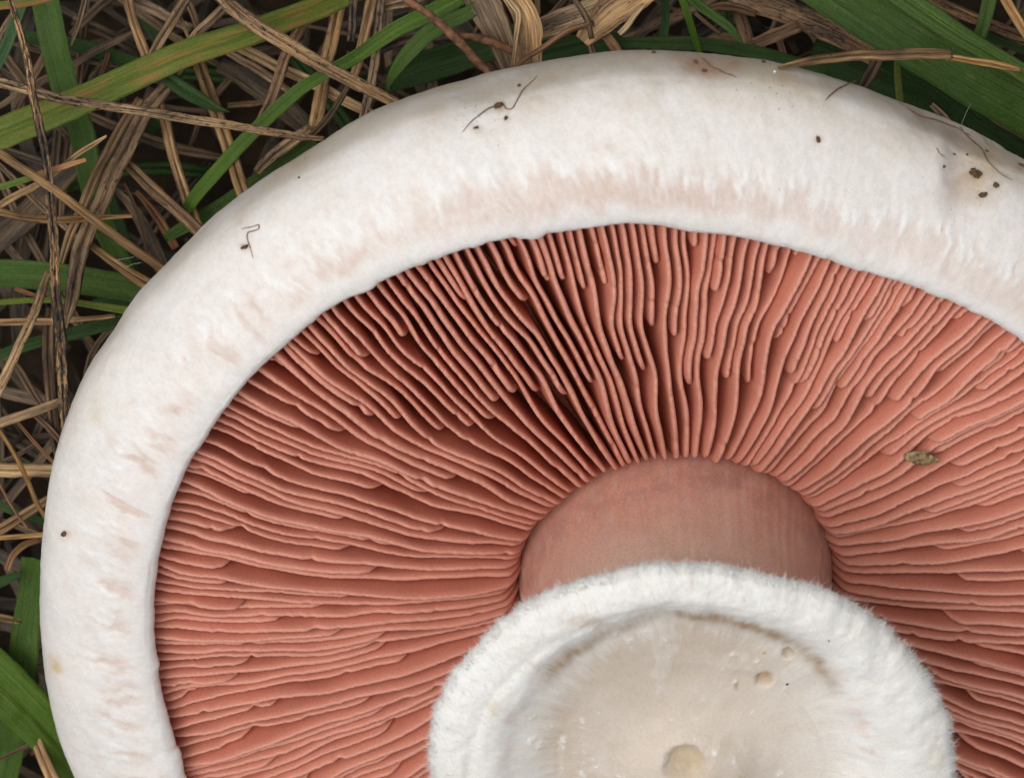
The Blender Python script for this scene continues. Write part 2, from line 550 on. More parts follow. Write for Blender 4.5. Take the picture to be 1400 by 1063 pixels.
blot(960, 90, 34, 16, (.50, .27, .18), .75, 101, .15)
blot(1000, 88, 24, 12, (.55, .33, .18), .6, 102)
blot(1075, 108, 50, 18, (.60, .45, .25), .55, 103, .2)
blot(1340, 250, 30, 32, (.55, .40, .22), .6, 104)
blot(1318, 235, 20, 46, (.62, .47, .40), .65, 105, .35)
blot(1355, 205, 40, 22, (.66, .52, .33), .55, 106, .5)
blot(1280, 165, 70, 10, (.50, .30, .18), .6, 107, .42)
blot(728, 140, 18, 12, (.64, .50, .34), .55, 108)
blot(590, 150, 20, 30, (.68, .57, .43), .45, 109)
blot(548, 128, 70, 16, (.64, .56, .42), .55, 110, -.4)
blot(405, 220, 40, 10, (.58, .45, .26), .7, 111, -.6)
blot(330, 300, 10, 12, (.66, .48, .33), .6, 112)
blot(135, 560, 9, 16, (.65, .52, .3), .55, 113)
blot(80, 908, 8, 14, (.66, .50, .27), .75, 114, -.5)
blot(243, 563, 14, 12, (.60, .42, .34), .6, 115)
blot(740, 95, 40, 12, (.62, .53, .40), .6, 116, -.1)
blot(880, 110, 26, 46, (.66, .58, .46), .45, 117, .2)
blot(1180, 130, 60, 16, (.64, .53, .38), .5, 118, .35)
blot(1220, 170, 14, 40, (.68, .58, .45), .4, 119)
blot(655, 110, 90, 14, (.66, .58, .46), .5, 120, -.2)
blot(90, 729, 9, 8, (.55, .36, .26), .6, 121)

for cx_, cy_, cr_ in ((1333, 238, 13), (1361, 254, 8), (1344, 267, 9), (682, 145, 9), (692, 162, 5), (651, 175, 7), (1118, 191, 5), (335, 338, 7), (951, 86, 7), (963, 98, 6), (1396, 227, 8), (1290, 228, 4)):
    blot(cx_, cy_, cr_, cr_ * .8, (.42, .28, .17), .55, int(cx_))
BASE = loc2w(np.array(0.), np.array(0.), np.array(EQ_H)).copy()
BASE[2] = P[..., 2].min()
mush = bpy.data.objects.new("mushroom", None)
COL.objects.link(mush)
mush.location = BASE * S
tag(mush, "upturned white mushroom with salmon pink gills and fluffy ring lying in the grass", "mushroom")
cap_V = P.reshape(-1, 3)
cap_F = grid_faces(P.shape[0], NPHI + 1)
uvc = np.stack([s2 / 100, arc / 100], -1).reshape(-1, 2)
cap_me = make_mesh("cap", (cap_V - BASE) * S, cap_F, M_cap, uvc, col.reshape(-1, 3))
cap_ob = link("cap", cap_me, mush)
# bvh of the visible face, to lay things on it
BV = BVHTree.FromPolygons([tuple(v) for v in cap_V], [tuple(f) for f in cap_F])

# ------------------------------------------------------------------ flesh the gills grow from
Rm = 705.0


def h_root(r):
    return np.interp(r, [0, 200, 330, 500, 640, 700, 760], [-175, -165, -140, -118, -100, -88, -70])


def h_edge(r):
    x = np.array([150, 215, 250, 300, 380, 470, 560, 640, 690, 720, 760])
    y = np.array([-92, -74, -60, -44, -27, -17, -14, -18, -25, -31, -38])
    return np.interp(r, x, y)


ph = np.linspace(-np.pi / 2, 1.5 * np.pi, 241)
rr = np.linspace(0.02, 1, 40)
R2 = (lipR(ph) + 40)[None, :] * rr[:, None]
Hb = h_root(R2 * Rm / (lipR(ph) + 0)[None, :]) - 6
Pb = loc2w(R2 * np.cos(ph), R2 * np.sin(ph), Hb)
link("cap_flesh", make_mesh("cap_flesh", (Pb.reshape(-1, 3) - BASE) * S, grid_faces(40, 241), M_gill,
                            np.zeros((40 * 241, 2))), mush)

# ------------------------------------------------------------------ gills
# stem axis in the local frame
ua, va = px2loc(np.array([926.]), np.array([815.]), -66.0); SA = np.array([ua[0], va[0]])
uc, vc = px2loc(np.array([948.]), np.array([1066.]), 350.0); SB = np.array([uc[0], vc[0]])
r_in_base = 213.0
seq = []                                    # (start radius) in angular order
NFULL = 116
r2 = np.random.default_rng(21)
blocks = []
for b_ in range(NFULL // 4):
    cnt = [1, 1, 2, 2] if b_ % 3 else [1, 1, 1, 3]
    r2.shuffle(cnt)
    for c in cnt:
        seq.append(('full', 0.0))
        if c == 1:
            seq.append(('short', r2.choice([r2.uniform(330, 470), r2.uniform(470, 600)])))
        elif c == 2:
            a = r2.uniform(350, 500); b = r2.uniform(560, 655)
            seq += [('short', a), ('short', b)] if r2.random() < .5 else [('short', b), ('short', a)]
        else:
            seq += [('short', r2.uniform(560, 660)), ('short', r2.uniform(340, 440)), ('short', r2.uniform(500, 655))]
NG = len(seq)
start = np.array([s[1] for s in seq])
full = np.array([s[0] == 'full' for s in seq])
RG = np.linspace(190, 760, 115)             # nominal radii (lip at Rm)
bw = np.where(full, r2.uniform(.65, 1.35, NG), r2.uniform(.6, 1.25, NG))
W = bw[:, None] * (1 + .22 * vnoise(RG[None, :] / 150, np.arange(NG)[:, None] * 3.7, 91))
act = np.where(full[:, None], 1.0, .04 + .96 * sstep(-75, 45, RG[None, :] - start[:, None]))
W = W * act
cum = np.cumsum(W, 0)
TH = 2 * np.pi * (cum - W / 2) / cum[-1:]
dev = TH - TH[:, 40:41]
kw = np.exp(-.5 * (np.arange(-36, 37) / 11.0) ** 2); kw /= kw.sum()
dev_s = np.stack([np.convolve(np.r_[dev[-36:, j], dev[:, j], dev[:36, j]], kw, 'valid') for j in range(dev.shape[1])], 1)
TH = TH - dev_s                                  # only the local bends stay
TH = TH + (-np.pi / 2)
# shared waviness (keeps the order of neighbours)
wave = (1.8 * vnoise(TH * 5.5, RG[None, :] / 95, 93) + 1.5 * vnoise(TH * 16, RG[None, :] / 48, 95)) * sstep(230, 400, RG)[None, :]
wave += (2 + 7 * sstep(.3, .95, -np.cos(TH))) * vnoise(TH * 9, RG[None, :] / 60, 96) * sstep(560, 690, RG)[None, :]
wave += 6 * vnoise(TH * 2.2, RG[None, :] / 260, 97) * sstep(210, 420, RG)[None, :]
TH = TH + wave / RG[None, :]
hj = r2.normal(0, 5.0, NG) - np.where(full, 0, 3.0)
SL = .27                                     # gills lean sideways: the root lies this far to -u per unit of depth

beta = np.radians([150, 120, 90, 60, 30])
sec = [(0, 1, 0), (.3, 1, 0), (.6, 1, 0), (.82, 1, 0), (.93, 1, 0)]
gill_info = []
for i in range(NG):
    r0 = (r_in_base + 2.5 * vnoise(i * .37, 0, 5) + r2.normal(0, 2.0)) if full[i] else start[i]
    r1 = 735.0
    L = r1 - r0
    M = int(max(16, L / 4.0))
    tt = np.linspace(0, 1, M)
    tt = np.where(tt < .12, tt ** 1.5 / .12 ** .5, tt)       # finer near the rounded inner end
    r = r0 + tt * L
    th = np.interp(r, RG, TH[i])
    r_act = r * np.interp(r, [200, 420, Rm], [1, 1, 1]) * 1.0
    lipk = lipR(th) / Rm
    rs = r * (1 + (lipk - 1) * sstep(300, 690, r))           # follow the real lip
    off = 1 - sstep(210, 560, r)
    cx = rs * np.cos(th) + SA[0] * off; cy = rs * np.sin(th) + SA[1] * off
    s_ = np.arange(M)
    he = h_edge(r) + hj[i] * sstep(200, 320, r) * (1 - sstep(660, 720, r)) + 2.2 * vnoise(r / 45, i * 5.1 + 0 * r, 99) + 5 * vnoise(r / 160, i * 7.3 + 0 * r, 103)
    hr = h_root(r)
    wend = 30.0 if full[i] else r2.uniform(24, 52)
    q = np.clip((r - r0) / wend, 0, 1)
    k = np.sqrt(1 - (1 - q) ** 2)
    he = hr + 3 + (he - hr - 3) * (k if full[i] else (.25 + .75 * k) * np.minimum(1, q * 9 + .0))
    for _ in range(r2.integers(0, 3)):               # small nicks eaten into the edge
        rn = r2.uniform(r0 + 20, r1 - 20)
        he = he - r2.uniform(2, 7) * np.exp(-((r - rn) / r2.uniform(3, 9)) ** 2)
    dep = np.maximum(he - hr, 2)
    # tangent and lateral direction
    tx = np.gradient(cx); ty = np.gradient(cy); tl = np.hypot(tx, ty) + 1e-9
    nx, ny = -ty / tl, tx / tl
    half = (4.2 + r2.normal(0, .35)) * (1 + .12 * vnoise(r / 40, i * 2.9 + 0 * r, 107))
    half = half * np.interp(r, [200, 260, 420, 735], [.95, 1.0, 1.0, .9]) * np.clip(.12 + np.sqrt(np.clip((r - r0) / 9, 0, 1)), 0, 1)
    jag = .6 * r2.normal(0, 1, M) + .9 * vnoise(r / 3.5, i * 3.3 + 0 * r, 111)
    rows = []
    vv = []

    def P_at(s, lat, up):
        hgt = hr + dep * s + up
        ux = cx - SL * dep * (1 - s) + nx * lat
        uy = cy + ny * lat
        return np.stack([ux, uy, hgt], -1)
    rip = 1.6 * vnoise(r / 70, i * 1.3 + 0 * r, 113)
    s_tip = 1 - np.minimum(half / dep, .5)
    for s, lt, _ in sec:
        rows.append(P_at(s * s_tip, half * (1.50 - .62 * s) + rip * s * (1 - s) * 4, 0)); vv.append(s * .93)
    for b_ in beta[::-1]:
        sb = math.sin(b_); cb = math.cos(b_)
        rows.append(P_at(s_tip, half * .86 * cb, half * sb + jag * sb)); vv.append(.93 + .07 * sb ** 2)
    for s, lt, _ in sec[::-1]:
        rows.append(P_at(s * s_tip, -half * (1.50 - .62 * s) + rip * s * (1 - s) * 4, 0)); vv.append(s * .93)
    G = np.stack(rows, 1)                                    # M x 15 x 3
    nc = G.shape[1]
    Pg = loc2w(G[..., 0], G[..., 1], G[..., 2]).reshape(-1, 3)
    # close the inner end with a fan of one row collapsed to its middle
    uvg = np.stack([np.repeat(r[:, None] / 100, nc, 1), np.repeat(np.array(vv)[None, :], M, 0)], -1).reshape(-1, 2)
    Fg = grid_faces(M, nc)
    endq = np.array([[j, j + 1, nc - 2 - j, nc - 1 - j] for j in range(nc // 2)])
    Fg = np.vstack([Fg, endq])
    link("gill", make_mesh("gill", (Pg - BASE) * S, Fg, M_gill, uvg), mush)

# ------------------------------------------------------------------ stem
def stem_center(h):
    k = (np.asarray(h, float) + 66) / (350 + 66)
    return SA[0] + (SB[0] - SA[0]) * k, SA[1] + (SB[1] - SA[1]) * k


ph = np.linspace(-np.pi / 2, 1.5 * np.pi, 361)
hs = np.linspace(-230, 318, 90)
rs = np.interp(hs, [-230, -80, 0, 120, 220, 318], [232, 216, 206, 201, 210, 240])
cu, cv = stem_center(hs)
PH = np.repeat(ph[None, :], len(hs), 0); HS = np.repeat(hs[:, None], len(ph), 1)
rad = rs[:, None] + 1.2 * fbm(PH * 9, HS / 120, 121, 3) + .8 * vnoise(PH * 40, HS / 200, 123)
Ps = loc2w(cu[:, None] + rad * np.cos(PH), cv[:, None] + rad * np.sin(PH), HS)
cs = np.empty(Ps.shape)
g = sstep(-80, 165, HS + 50 * fbm(PH * 3, HS / 90, 125, 3))
cs[:] = np.array((.72, .375, .285)) * (1 - g[..., None]) + np.array((.85, .62, .50)) * g[..., None]
pale = sstep(.15, .7, fbm(PH * 18, HS / 34, 127, 4)) * .45 + sstep(.35, .8, fbm(PH * 75, HS / 5.5, 128, 2)) * .55 * np.exp(-((HS + 30) / 60) ** 2) + sstep(.62, .8, fbm(PH * 60, HS / 14, 129, 2)) * .5
cs = cs + (np.array((.72, .58, .53)) - cs) * np.clip(pale, 0, 1)[..., None]
apex_shade = np.exp(-((HS + 52) / 32) ** 2) * .36 * sstep(-.5, .3, fbm(PH * 14, HS / 26, 131, 4))  # darker band beside the gill ends: shading painted into the stem colour
cs = cs + (np.array((.34, .20, .19)) - cs) * apex_shade[..., None]
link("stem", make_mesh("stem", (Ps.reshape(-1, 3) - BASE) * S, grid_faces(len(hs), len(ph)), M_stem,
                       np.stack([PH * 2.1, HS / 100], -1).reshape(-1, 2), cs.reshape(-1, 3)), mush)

# ------------------------------------------------------------------ ring with the cut stem base inside
ringpx = np.array([(590, 1063), (588, 1010), (598, 960), (620, 920), (655, 884), (705, 838), (760, 808), (820, 785), (880, 771), (930, 767), (990, 771),
                   (1050, 785), (1100, 797), (1150, 813), (1200, 848), (1250, 897), (1285, 950), (1304, 1010), (1308, 1063)], float)
uu, v2 = px2loc(*ringpx.T, 345.0)
uu = uu - SB[0]; v2 = v2 - SB[1]
pa = np.arctan2(v2, uu); ra = np.hypot(uu, v2)
hid = np.radians(np.arange(-150, -25, 8.0))
RING = periodic(np.r_[pa, hid], np.r_[ra, np.full(len(hid), ra[[0, -1]].mean())], 20)
NP = 721
ph = np.linspace(-np.pi / 2, 1.5 * np.pi, NP)
Rr = RING(ph)
prof = np.array([(.66, 285), (.80, 312), (.93, 325), (.985, 334), (1.0, 345), (.985, 357), (.95, 366), (.90, 371), (.85, 372), (.80, 368),
                 (.765, 361), (.73, 353), (.68, 345), (.62, 338), (.54, 331), (.42, 326), (.31, 328), (.23, 336), (.17, 346), (.09, 351), (.0, 350)], float)
pr2 = catmull(prof, 200)
PH = np.repeat(ph[None, :], len(pr2), 0)
fr = np.repeat(pr2[:, :1], NP, 1); HR = np.repeat(pr2[:, 1:], NP, 1)
# the white collar is broad on the right, thin at the top; the beige disc is what remains
side = np.cos(PH)
up_ = np.clip(np.sin(PH), 0, 1)
FB = .70 + .115 * up_ ** 2 - .05 * np.clip(side, 0, 1) + .02 * fbm(PH * 4, 0 * PH, 131, 3)      # where the collar ends
shift = FB - .745
wz = np.exp(-((fr - .76) / .15) ** 2)
fr = fr + shift * wz
edge = np.exp(-((fr - 1.0) / .07) ** 2)
rad = fr * Rr[None, :] * (1 + edge * .011 * fbm(PH * 24, 0 * PH, 133, 4))
cu, cv = SB
UU = cu + rad * np.cos(PH); VV = cv + rad * np.sin(PH)
HR = HR + 3.0 * fbm(UU / 26, VV / 26, 135, 4) * sstep(.70, .86, fr) + 2.5 * fbm(UU / 70, VV / 70, 137, 3) + 7 * vnoise(PH * 1.7, fr * 3, 139) * (fr > .5)
Pr = loc2w(UU, VV, HR)
X, Y = proj(Pr)
top = np.arange(len(pr2))[:, None] > 55
wisp = sstep(.22, .62, fbm(UU / 42, VV / 58, 141, 5) + .25 * fbm(UU / 9, VV / 22, 143, 3))
fl2 = sstep(.45, .8, fbm(UU / 13, VV / 13, 145, 4) + .35 * fbm(UU / 80, VV / 80, 147, 2))
HR2 = HR - 3 * np.exp(-((fr - .855) / .022) ** 2) * np.clip(-side + .15, 0, 1) * top + top * sstep(0, .05, FB - fr) * (.8 * wisp + 1.4 * fl2)
XN = X + 5 * fbm(X / 14, Y / 14, 170, 3); YN = Y + 5 * fbm(X / 14, Y / 14, 172, 3)
dn = lambda x, y, sx, sy, a: a * np.exp(-(((XN - x) / sx) ** 2 + ((YN - y) / sy) ** 2) ** 2) * top
HR2 = HR2 + dn(1044, 929, 11, 8, -10) + dn(1077, 894, 8, 5, -8) + dn(938, 1042, 27, 22, -17) + dn(965, 1050, 95, 40, 9)
Pr = loc2w(UU, VV, HR2)
cr = np.empty(Pr.shape)
fray = .030 * vnoise(PH * 38, fr * 6, 149) + .022 * vnoise(PH * 90, fr * 14, 150) + .02 * fbm(PH * 10, fr * 8, 152, 3)
soft = .12 + .11 * np.clip(-side, 0, 1) + .13 * np.clip(side, 0, 1)
inner = 1 - sstep(FB - soft, FB + .012, fr + fray)
cr[:] = (.85, .842, .825)
mixc = lambda c, wgt: cr + (np.array(c) - cr) * np.clip(wgt, 0, 1)[..., None]
mott = fbm(UU / 60, VV / 60, 160, 4)
cr = mixc((.62, .525, .435), inner * top * (.86 + .25 * mott))
cr = mixc((.76, .72, .665), inner * top * sstep(20, 190, UU - cu + 60 * mott) * .75)
cr = mixc((.80, .775, .735), inner * top * wisp * .3)
streak = sstep(.0, .7, vnoise(PH * 70, fr * 3, 154) + .4 * fbm(PH * 30, fr * 9, 155, 3)) * np.exp(-((fr - FB + .09) / .055) ** 2)
cr = mixc((.84, .83, .81), inner * top * streak * .38 * sstep(.2, .9, np.sin(PH)))
cr = mixc((.87, .865, .85), inner * top * fl2 * .85)
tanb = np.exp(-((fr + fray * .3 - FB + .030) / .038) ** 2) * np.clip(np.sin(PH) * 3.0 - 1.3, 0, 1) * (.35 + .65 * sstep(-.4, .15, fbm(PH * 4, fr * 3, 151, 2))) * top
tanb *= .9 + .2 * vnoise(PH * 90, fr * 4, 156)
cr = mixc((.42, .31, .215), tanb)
pk = np.exp(-((fr + fray - FB - .02) / .035) ** 2) * sstep(-.2, .5, fbm(PH * 12, fr * 12, 153, 3)) * top * np.clip(.2 + np.abs(side), 0, 1) * (1 - up_ ** 4)
cr = mixc((.75, .61, .55), pk * .6)
grv = np.exp(-((fr - .855 - .02 * fbm(PH * 5, 0 * PH, 158, 3)) / .012) ** 2) * np.clip(-side + .15, 0, 1) * top
for x, y, sx, sy, c, a in ((1044, 929, 11, 8, (.40, .26, .14), .9), (1077, 894, 8, 6, (.42, .30, .19), .85), (938, 1043, 26, 22, (.55, .42, .25), .9),
                           (1007, 935, 4, 6, (.40, .24, .10), .7), (676, 970, 10, 10, (.70, .58, .42), .7), (800, 850, 30, 9, (.60, .48, .37), .6), (1012, 1058, 5, 4, (.4, .38, .1), .5),
                           (1046, 892, 2.5, 2.5, (.5, .33, .05), .9), (1280, 1030, 14, 30, (.76, .70, .55), .5)):
    cr = mixc(c, a * np.exp(-(((XN - x) / sx) ** 2 + ((YN - y) / sy) ** 2) ** 2) * top * (.75 + .3 * fbm(X / 6, Y / 6, 174, 2)))
ring_V = Pr.reshape(-1, 3); ring_F = grid_faces(len(pr2), NP)
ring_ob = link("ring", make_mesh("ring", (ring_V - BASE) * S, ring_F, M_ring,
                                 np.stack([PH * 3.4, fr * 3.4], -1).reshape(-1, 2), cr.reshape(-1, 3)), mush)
BVR = BVHTree.FromPolygons([tuple(v) for v in ring_V], [tuple(f) for f in ring_F])


def hairs(roots, dirs, lens, wid, bend, seed, segs=3):
    """thin tapered three sided hairs, all in one mesh"""
    n = len(roots); r = np.random.default_rng(seed)
    d = dirs / (np.linalg.norm(dirs, axis=1, keepdims=True) + 1e-9)
    ref = r.normal(size=(n, 3)); a = np.cross(d, ref); a /= np.linalg.norm(a, axis=1, keepdims=True) + 1e-9
    b = np.cross(d, a)
    bd = r.normal(size=(n, 3)) * bend
    Vs = []
    for k in range(segs + 1):
        f = k / segs
        c = roots + d * (lens * f)[:, None] + bd * (lens * f * f)[:, None]
        w = (wid * (1 - f * .85))[:, None]
        for q in range(3):
            an = q * 2.0944
            Vs.append(c + (a * math.cos(an) + b * math.sin(an)) * w)
    V = np.stack(Vs, 1)
    per = (segs + 1) * 3
    f = []
    for k in range(segs):
        for q in range(3):
            q2 = (q + 1) % 3
            f.append((k * 3 + q, k * 3 + q2, k * 3 + 3 + q2, k * 3 + 3 + q))
    f = np.array(f)
    F = (np.arange(n)[:, None, None] * per + f[None]).reshape(-1, 4)
    return V.reshape(-1, 3), F


# fluff: on the rim of the collar it stands out, on the collar it lies combed outwards
nrow = len(pr2)
rim_rows = np.where((pr2[:, 1] > 337) & (pr2[:, 1] < 360) & (pr2[:, 0] > .96))[0]
col_rows = np.where((np.arange(nrow) >= 60) & (np.arange(nrow) < 104))[0]
r3 = np.random.default_rng(5)


def pick(rows, n):
    i = r3.choice(rows, n); j = r3.integers(0, NP - 1, n)
    f = r3.random((n, 1))
    p = Pr[i, j] * (1 - f) + Pr[i, j + 1] * f
    return p, ph[j] + f[:, 0] * (ph[1] - ph[0]), i


pA, aA, iA = pick(rim_rows, 15000)
clump = vnoise(aA * 55, iA * .12, 201)
outd = np.cos(aA + clump * .45)[:, None] * E1 + np.sin(aA + clump * .45)[:, None] * E2
upw = r3.normal(-.08, .14, (len(pA), 1)) * AX
hA = hairs(pA, outd + upw + r3.normal(0, .28, pA.shape), r3.uniform(2, 5.5, len(pA)) * (1 + .95 * clump), r3.uniform(.14, .30, len(pA)), .25, 3)
pB, aB, iB = pick(col_rows, 5000)
clump = vnoise(aB * 40, iB * .1, 203)
outd = np.cos(aB + clump * .8)[:, None] * E1 + np.sin(aB + clump * .8)[:, None] * E2
hB = hairs(pB, outd + r3.normal(.02, .08, (len(pB), 1)) * AX + r3.normal(0, .14, pB.shape), r3.uniform(5, 13, len(pB)), r3.uniform(.13, .26, len(pB)), .22, 4)
pC, aC, iC = pick(rim_rows, 2400)
outd = np.cos(aC)[:, None] * E1 + np.sin(aC)[:, None] * E2
hC = hairs(pC, outd + r3.normal(0, .3, pC.shape), r3.uniform(4, 11, len(pC)) * (.6 + .6 * sstep(-.2, .6, vnoise(aC * 60, 0 * aC, 207))), r3.uniform(.25, .5, len(pC)), .35, 6)
V = np.vstack([hA[0], hB[0], hC[0]]); F = np.vstack([hA[1], hB[1] + len(hA[0]), hC[1] + len(hA[0]) + len(hB[0])])
fz = link("ring_fuzz", make_mesh("ring_fuzz", (V - BASE) * S, F, M_white), ring_ob)
fz['kind'] = 'stuff'

# ------------------------------------------------------------------ blades and straws
def section(style, nside=11):
    if style == 'round':
        a = np.linspace(0, 2 * np.pi, 10, endpoint=False)
        return np.stack([-np.cos(a), np.sin(a)], -1)
    if style == 'straw':       # flattened culm with a groove
        return np.array([(-1, 0), (-.86, .30), (-.55, .42), (-.24, .36), (-.08, .22), (-.02, -.22), (.05, -.20), (.10, .24), (.30, .40), (.62, .44), (.9, .26), (1, 0),
                         (.6, -.34), (0, -.38), (-.6, -.34)])
    if style == 'flat':        # split dry leaf
        return np.array([(-1, .16), (-.8, .10), (-.5, .18), (-.25, .08), (0, .16), (.25, .06), (.5, .17), (.8, .09), (1, .2), (.98, .08), (.5, .03), (0, .0), (-.5, .03), (-.98, .04)])
    if style == 'keel':        # leaf folded along its midrib
        return np.array([(-1, .20), (-.7, .22), (-.35, .14), (-.10, .02), (0, -.10), (.12, .04), (.4, .19), (.75, .24), (1, .16),
                         (.97, .06), (.5, .04), (0, -.22), (-.5, .04), (-.97, .10)])
    # 'blade': gently channelled leaf
    return np.array([(-1, .24), (-.75, .13), (-.4, .06), (-.08, .03), (0, .0), (.08, .03), (.4, .06), (.75, .13), (1, .24),
                     (.985, .17), (.5, .0), (0, -.10), (-.5, .0), (-.985, .17)])


def ribbon(pts, wid, z, style, seed, roll=0.0, rough=.03, step=5.0):
    """leaf or straw along photo points at heights z; returns verts (px units), faces, uv"""
    pts = np.asarray(pts, float)
    k = len(pts)
    z = np.interp(np.linspace(0, 1, k), np.linspace(0, 1, len(z)), z) if np.ndim(z) else np.full(k, float(z))
    wid = np.interp(np.linspace(0, 1, k), np.linspace(0, 1, len(wid)), wid) if np.ndim(wid) else np.full(k, float(wid))
    W3 = unproj(pts[:, 0], pts[:, 1], z)
    L = np.linalg.norm(np.diff(W3, axis=0), axis=1).sum()
    M = int(np.clip(L / step, 8, 130))
    C = catmull(np.column_stack([W3, wid]), M)
    c, w = C[:, :3], np.maximum(C[:, 3], .6) / 2
    s = np.r_[0, np.cumsum(np.linalg.norm(np.diff(c, axis=0), axis=1))]
    c = c + np.stack([2.0 * vnoise(s / 60, 0 * s + seed, 301), 2.0 * vnoise(s / 60, 0 * s + seed, 303), 3.0 * vnoise(s / 50, 0 * s + seed, 305)], -1) * np.clip(w / 6, .15, .8)[:, None]
    tg = np.gradient(c, axis=0); tg /= np.linalg.norm(tg, axis=1, keepdims=True) + 1e-9
    up = np.array([0, 0, 1.0])
    sd = np.cross(up, tg); sd /= np.linalg.norm(sd, axis=1, keepdims=True) + 1e-9
    nm = np.cross(tg, sd)
    ra = roll + .22 * vnoise(s / 120, 0 * s + seed * 1.7, 307)
    sd, nm = sd * np.cos(ra)[:, None] + nm * np.sin(ra)[:, None], nm * np.cos(ra)[:, None] - sd * np.sin(ra)[:, None]
    se = section(style)
    ns = len(se)
    wj = w[:, None] * (1 + rough * vnoise(s[:, None] / 11, se[None, :, 0] * 3 + seed, 309))
    ty = np.maximum(w, 0)[:, None]
    sx = se[None, :, 0] * wj
    sy = se[None, :, 1] * ty
    if style not in ('round',):
        sy = sy + .05 * ty * vnoise(s[:, None] / 18, se[None, :, 0] * 5 + seed, 311)
        thick = np.minimum(1.0, 1.0)
    V = c[:, None, :] + sd[:, None, :] * sx[..., None] + nm[:, None, :] * sy[..., None]
    F = grid_faces(M, ns, wrap=True)
    # end caps as fans
    V = V.reshape(-1, 3)
    V = np.vstack([V, c[:1], c[-1:]])
    i0, i1 = M * ns, M * ns + 1
    caps = []
    for j in range(0, ns - 1, 2):
        caps.append((i0, (j + 2) % ns, j + 1, j)); caps.append((i1, (M - 1) * ns + j, (M - 1) * ns + j + 1, (M - 1) * ns + (j + 2) % ns))
    F = np.vstack([F, np.array(caps)])
    vv = (se[:, 0] + 1) / 2
    uv = np.stack([np.repeat(s[:, None] / 100, ns, 1), np.repeat(vv[None, :], M, 0) * np.clip(wid.mean() / 16, .6, 3.5)], -1).reshape(-1, 2)
    uv = np.vstack([uv, uv[:1], uv[-1:]])
    return V, F, uv


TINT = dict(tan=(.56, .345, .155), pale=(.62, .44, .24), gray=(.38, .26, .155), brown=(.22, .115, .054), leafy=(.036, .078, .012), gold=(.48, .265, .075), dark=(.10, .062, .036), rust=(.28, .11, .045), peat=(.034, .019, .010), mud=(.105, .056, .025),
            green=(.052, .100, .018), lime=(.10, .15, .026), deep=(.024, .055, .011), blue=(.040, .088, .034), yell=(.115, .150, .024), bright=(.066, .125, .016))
SEED = [0]


def strand(name, cat, label, pts, wid, z, tint, style, mat, group, parent=None, fleck=.3, rust=0., dry=0., roll=0.0):
    SEED[0] += 1
    V, F, uv = ribbon(pts, wid, z, style, SEED[0] * 3.1, roll, .07 if mat is M_straw else .02)
    org = V.mean(0) if parent is None else np.array(parent['org'])
    org = org if parent is not None else np.array([V[:, 0].mean(), V[:, 1].mean(), V[:, 2].min()])
    me = make_mesh(name, (V - org) * S, F, mat, uv)
    o = link(name, me, parent, None if parent is not None else org * S)
    o['tint'] = TINT[tint]; o['fleck'] = fleck; o['rust'] = rust; o['dry'] = dry
    if parent is None:
        tag(o, label, cat, group)
    return o


def blade(label, pts, wid, z, tint='green', style='blade', **kw):
    return strand("grass_blade", "grass blade", label, pts, wid, z, tint, style, M_grass, "green grass blades round the mushroom", **kw)


def straw(label, pts, wid, z, tint='tan', style='straw', **kw):
    return strand("dry_straw", "straw", label, pts, wid, z, tint, style, M_straw, "dry straws lying in the grass", **kw)


# --- green blades
blade("long yellow-green blade with a folded midrib and rust patches crossing the top left corner",
      [(-60, 204), (-20, 190), (40, 169), (100, 143), (160, 115), (220, 88), (280, 66), (340, 46), (400, 24), (450, 5), (520, -25)],
      [44, 46, 46, 42, 41, 40, 38, 36, 34, 33, 30], [-110, -80, -60, -70, -110], 'yell', 'keel', rust=.62)
blade("broad dark green blade running down beneath the long yellow-green blade",
      [(56, -40), (62, 5), (74, 60), (90, 120), (112, 185), (126, 250), (144, 310), (180, 385)], [40, 40, 40, 39, 37, 34, 32, 28], [-150, -170, -200, -260], 'green', 'blade')
blade("narrow bluish green blade cut off by the left edge near the top left corner",
      [(44, -25), (30, 10), (14, 50), (-8, 92), (-30, 130)], 17, -160, 'blue', 'blade')
blade("short red and green blade tip along the very top left edge", [(-30, 9), (10, 6), (40, 2), (62, -2), (100, -14)], [12, 12, 12, 10, 8], -20, 'lime', 'blade', rust=1.3)
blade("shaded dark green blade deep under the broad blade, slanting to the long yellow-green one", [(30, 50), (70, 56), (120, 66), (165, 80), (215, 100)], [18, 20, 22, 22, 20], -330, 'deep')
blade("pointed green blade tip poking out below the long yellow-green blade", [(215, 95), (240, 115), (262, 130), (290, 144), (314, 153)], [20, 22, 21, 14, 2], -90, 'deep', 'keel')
blade("narrow mid-green blade climbing from the cap edge to the top edge",
      [(246, 305), (268, 270), (300, 232), (335, 193), (400, 131), (440, 106), (480, 81), (540, 42), (600, 12), (660, -22)], [14, 19, 20, 20, 19, 17, 19, 22, 24, 22], [-160, -110, -80, -70, -60], 'bright', 'blade')
blade("curved green blade arching over and ending in a point above the cap",
      [(529, 128), (535, 106), (552, 78), (578, 52), (604, 35), (640, 17), (672, -2), (710, -22)], [2, 12, 20, 23, 22, 19, 17, 15], [-60, -30, 0, -20], 'green', 'blade')
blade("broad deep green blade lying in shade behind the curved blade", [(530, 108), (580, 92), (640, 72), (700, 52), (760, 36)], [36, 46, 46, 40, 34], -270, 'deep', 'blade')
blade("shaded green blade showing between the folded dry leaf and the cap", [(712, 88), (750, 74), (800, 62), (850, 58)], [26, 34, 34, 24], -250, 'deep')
blade("slim dark green blade hugging the top of the cap", [(845, 60), (890, 58), (950, 60), (1010, 68), (1070, 80), (1130, 98)], [14, 18, 19, 18, 17, 12], -20, 'deep', 'blade')
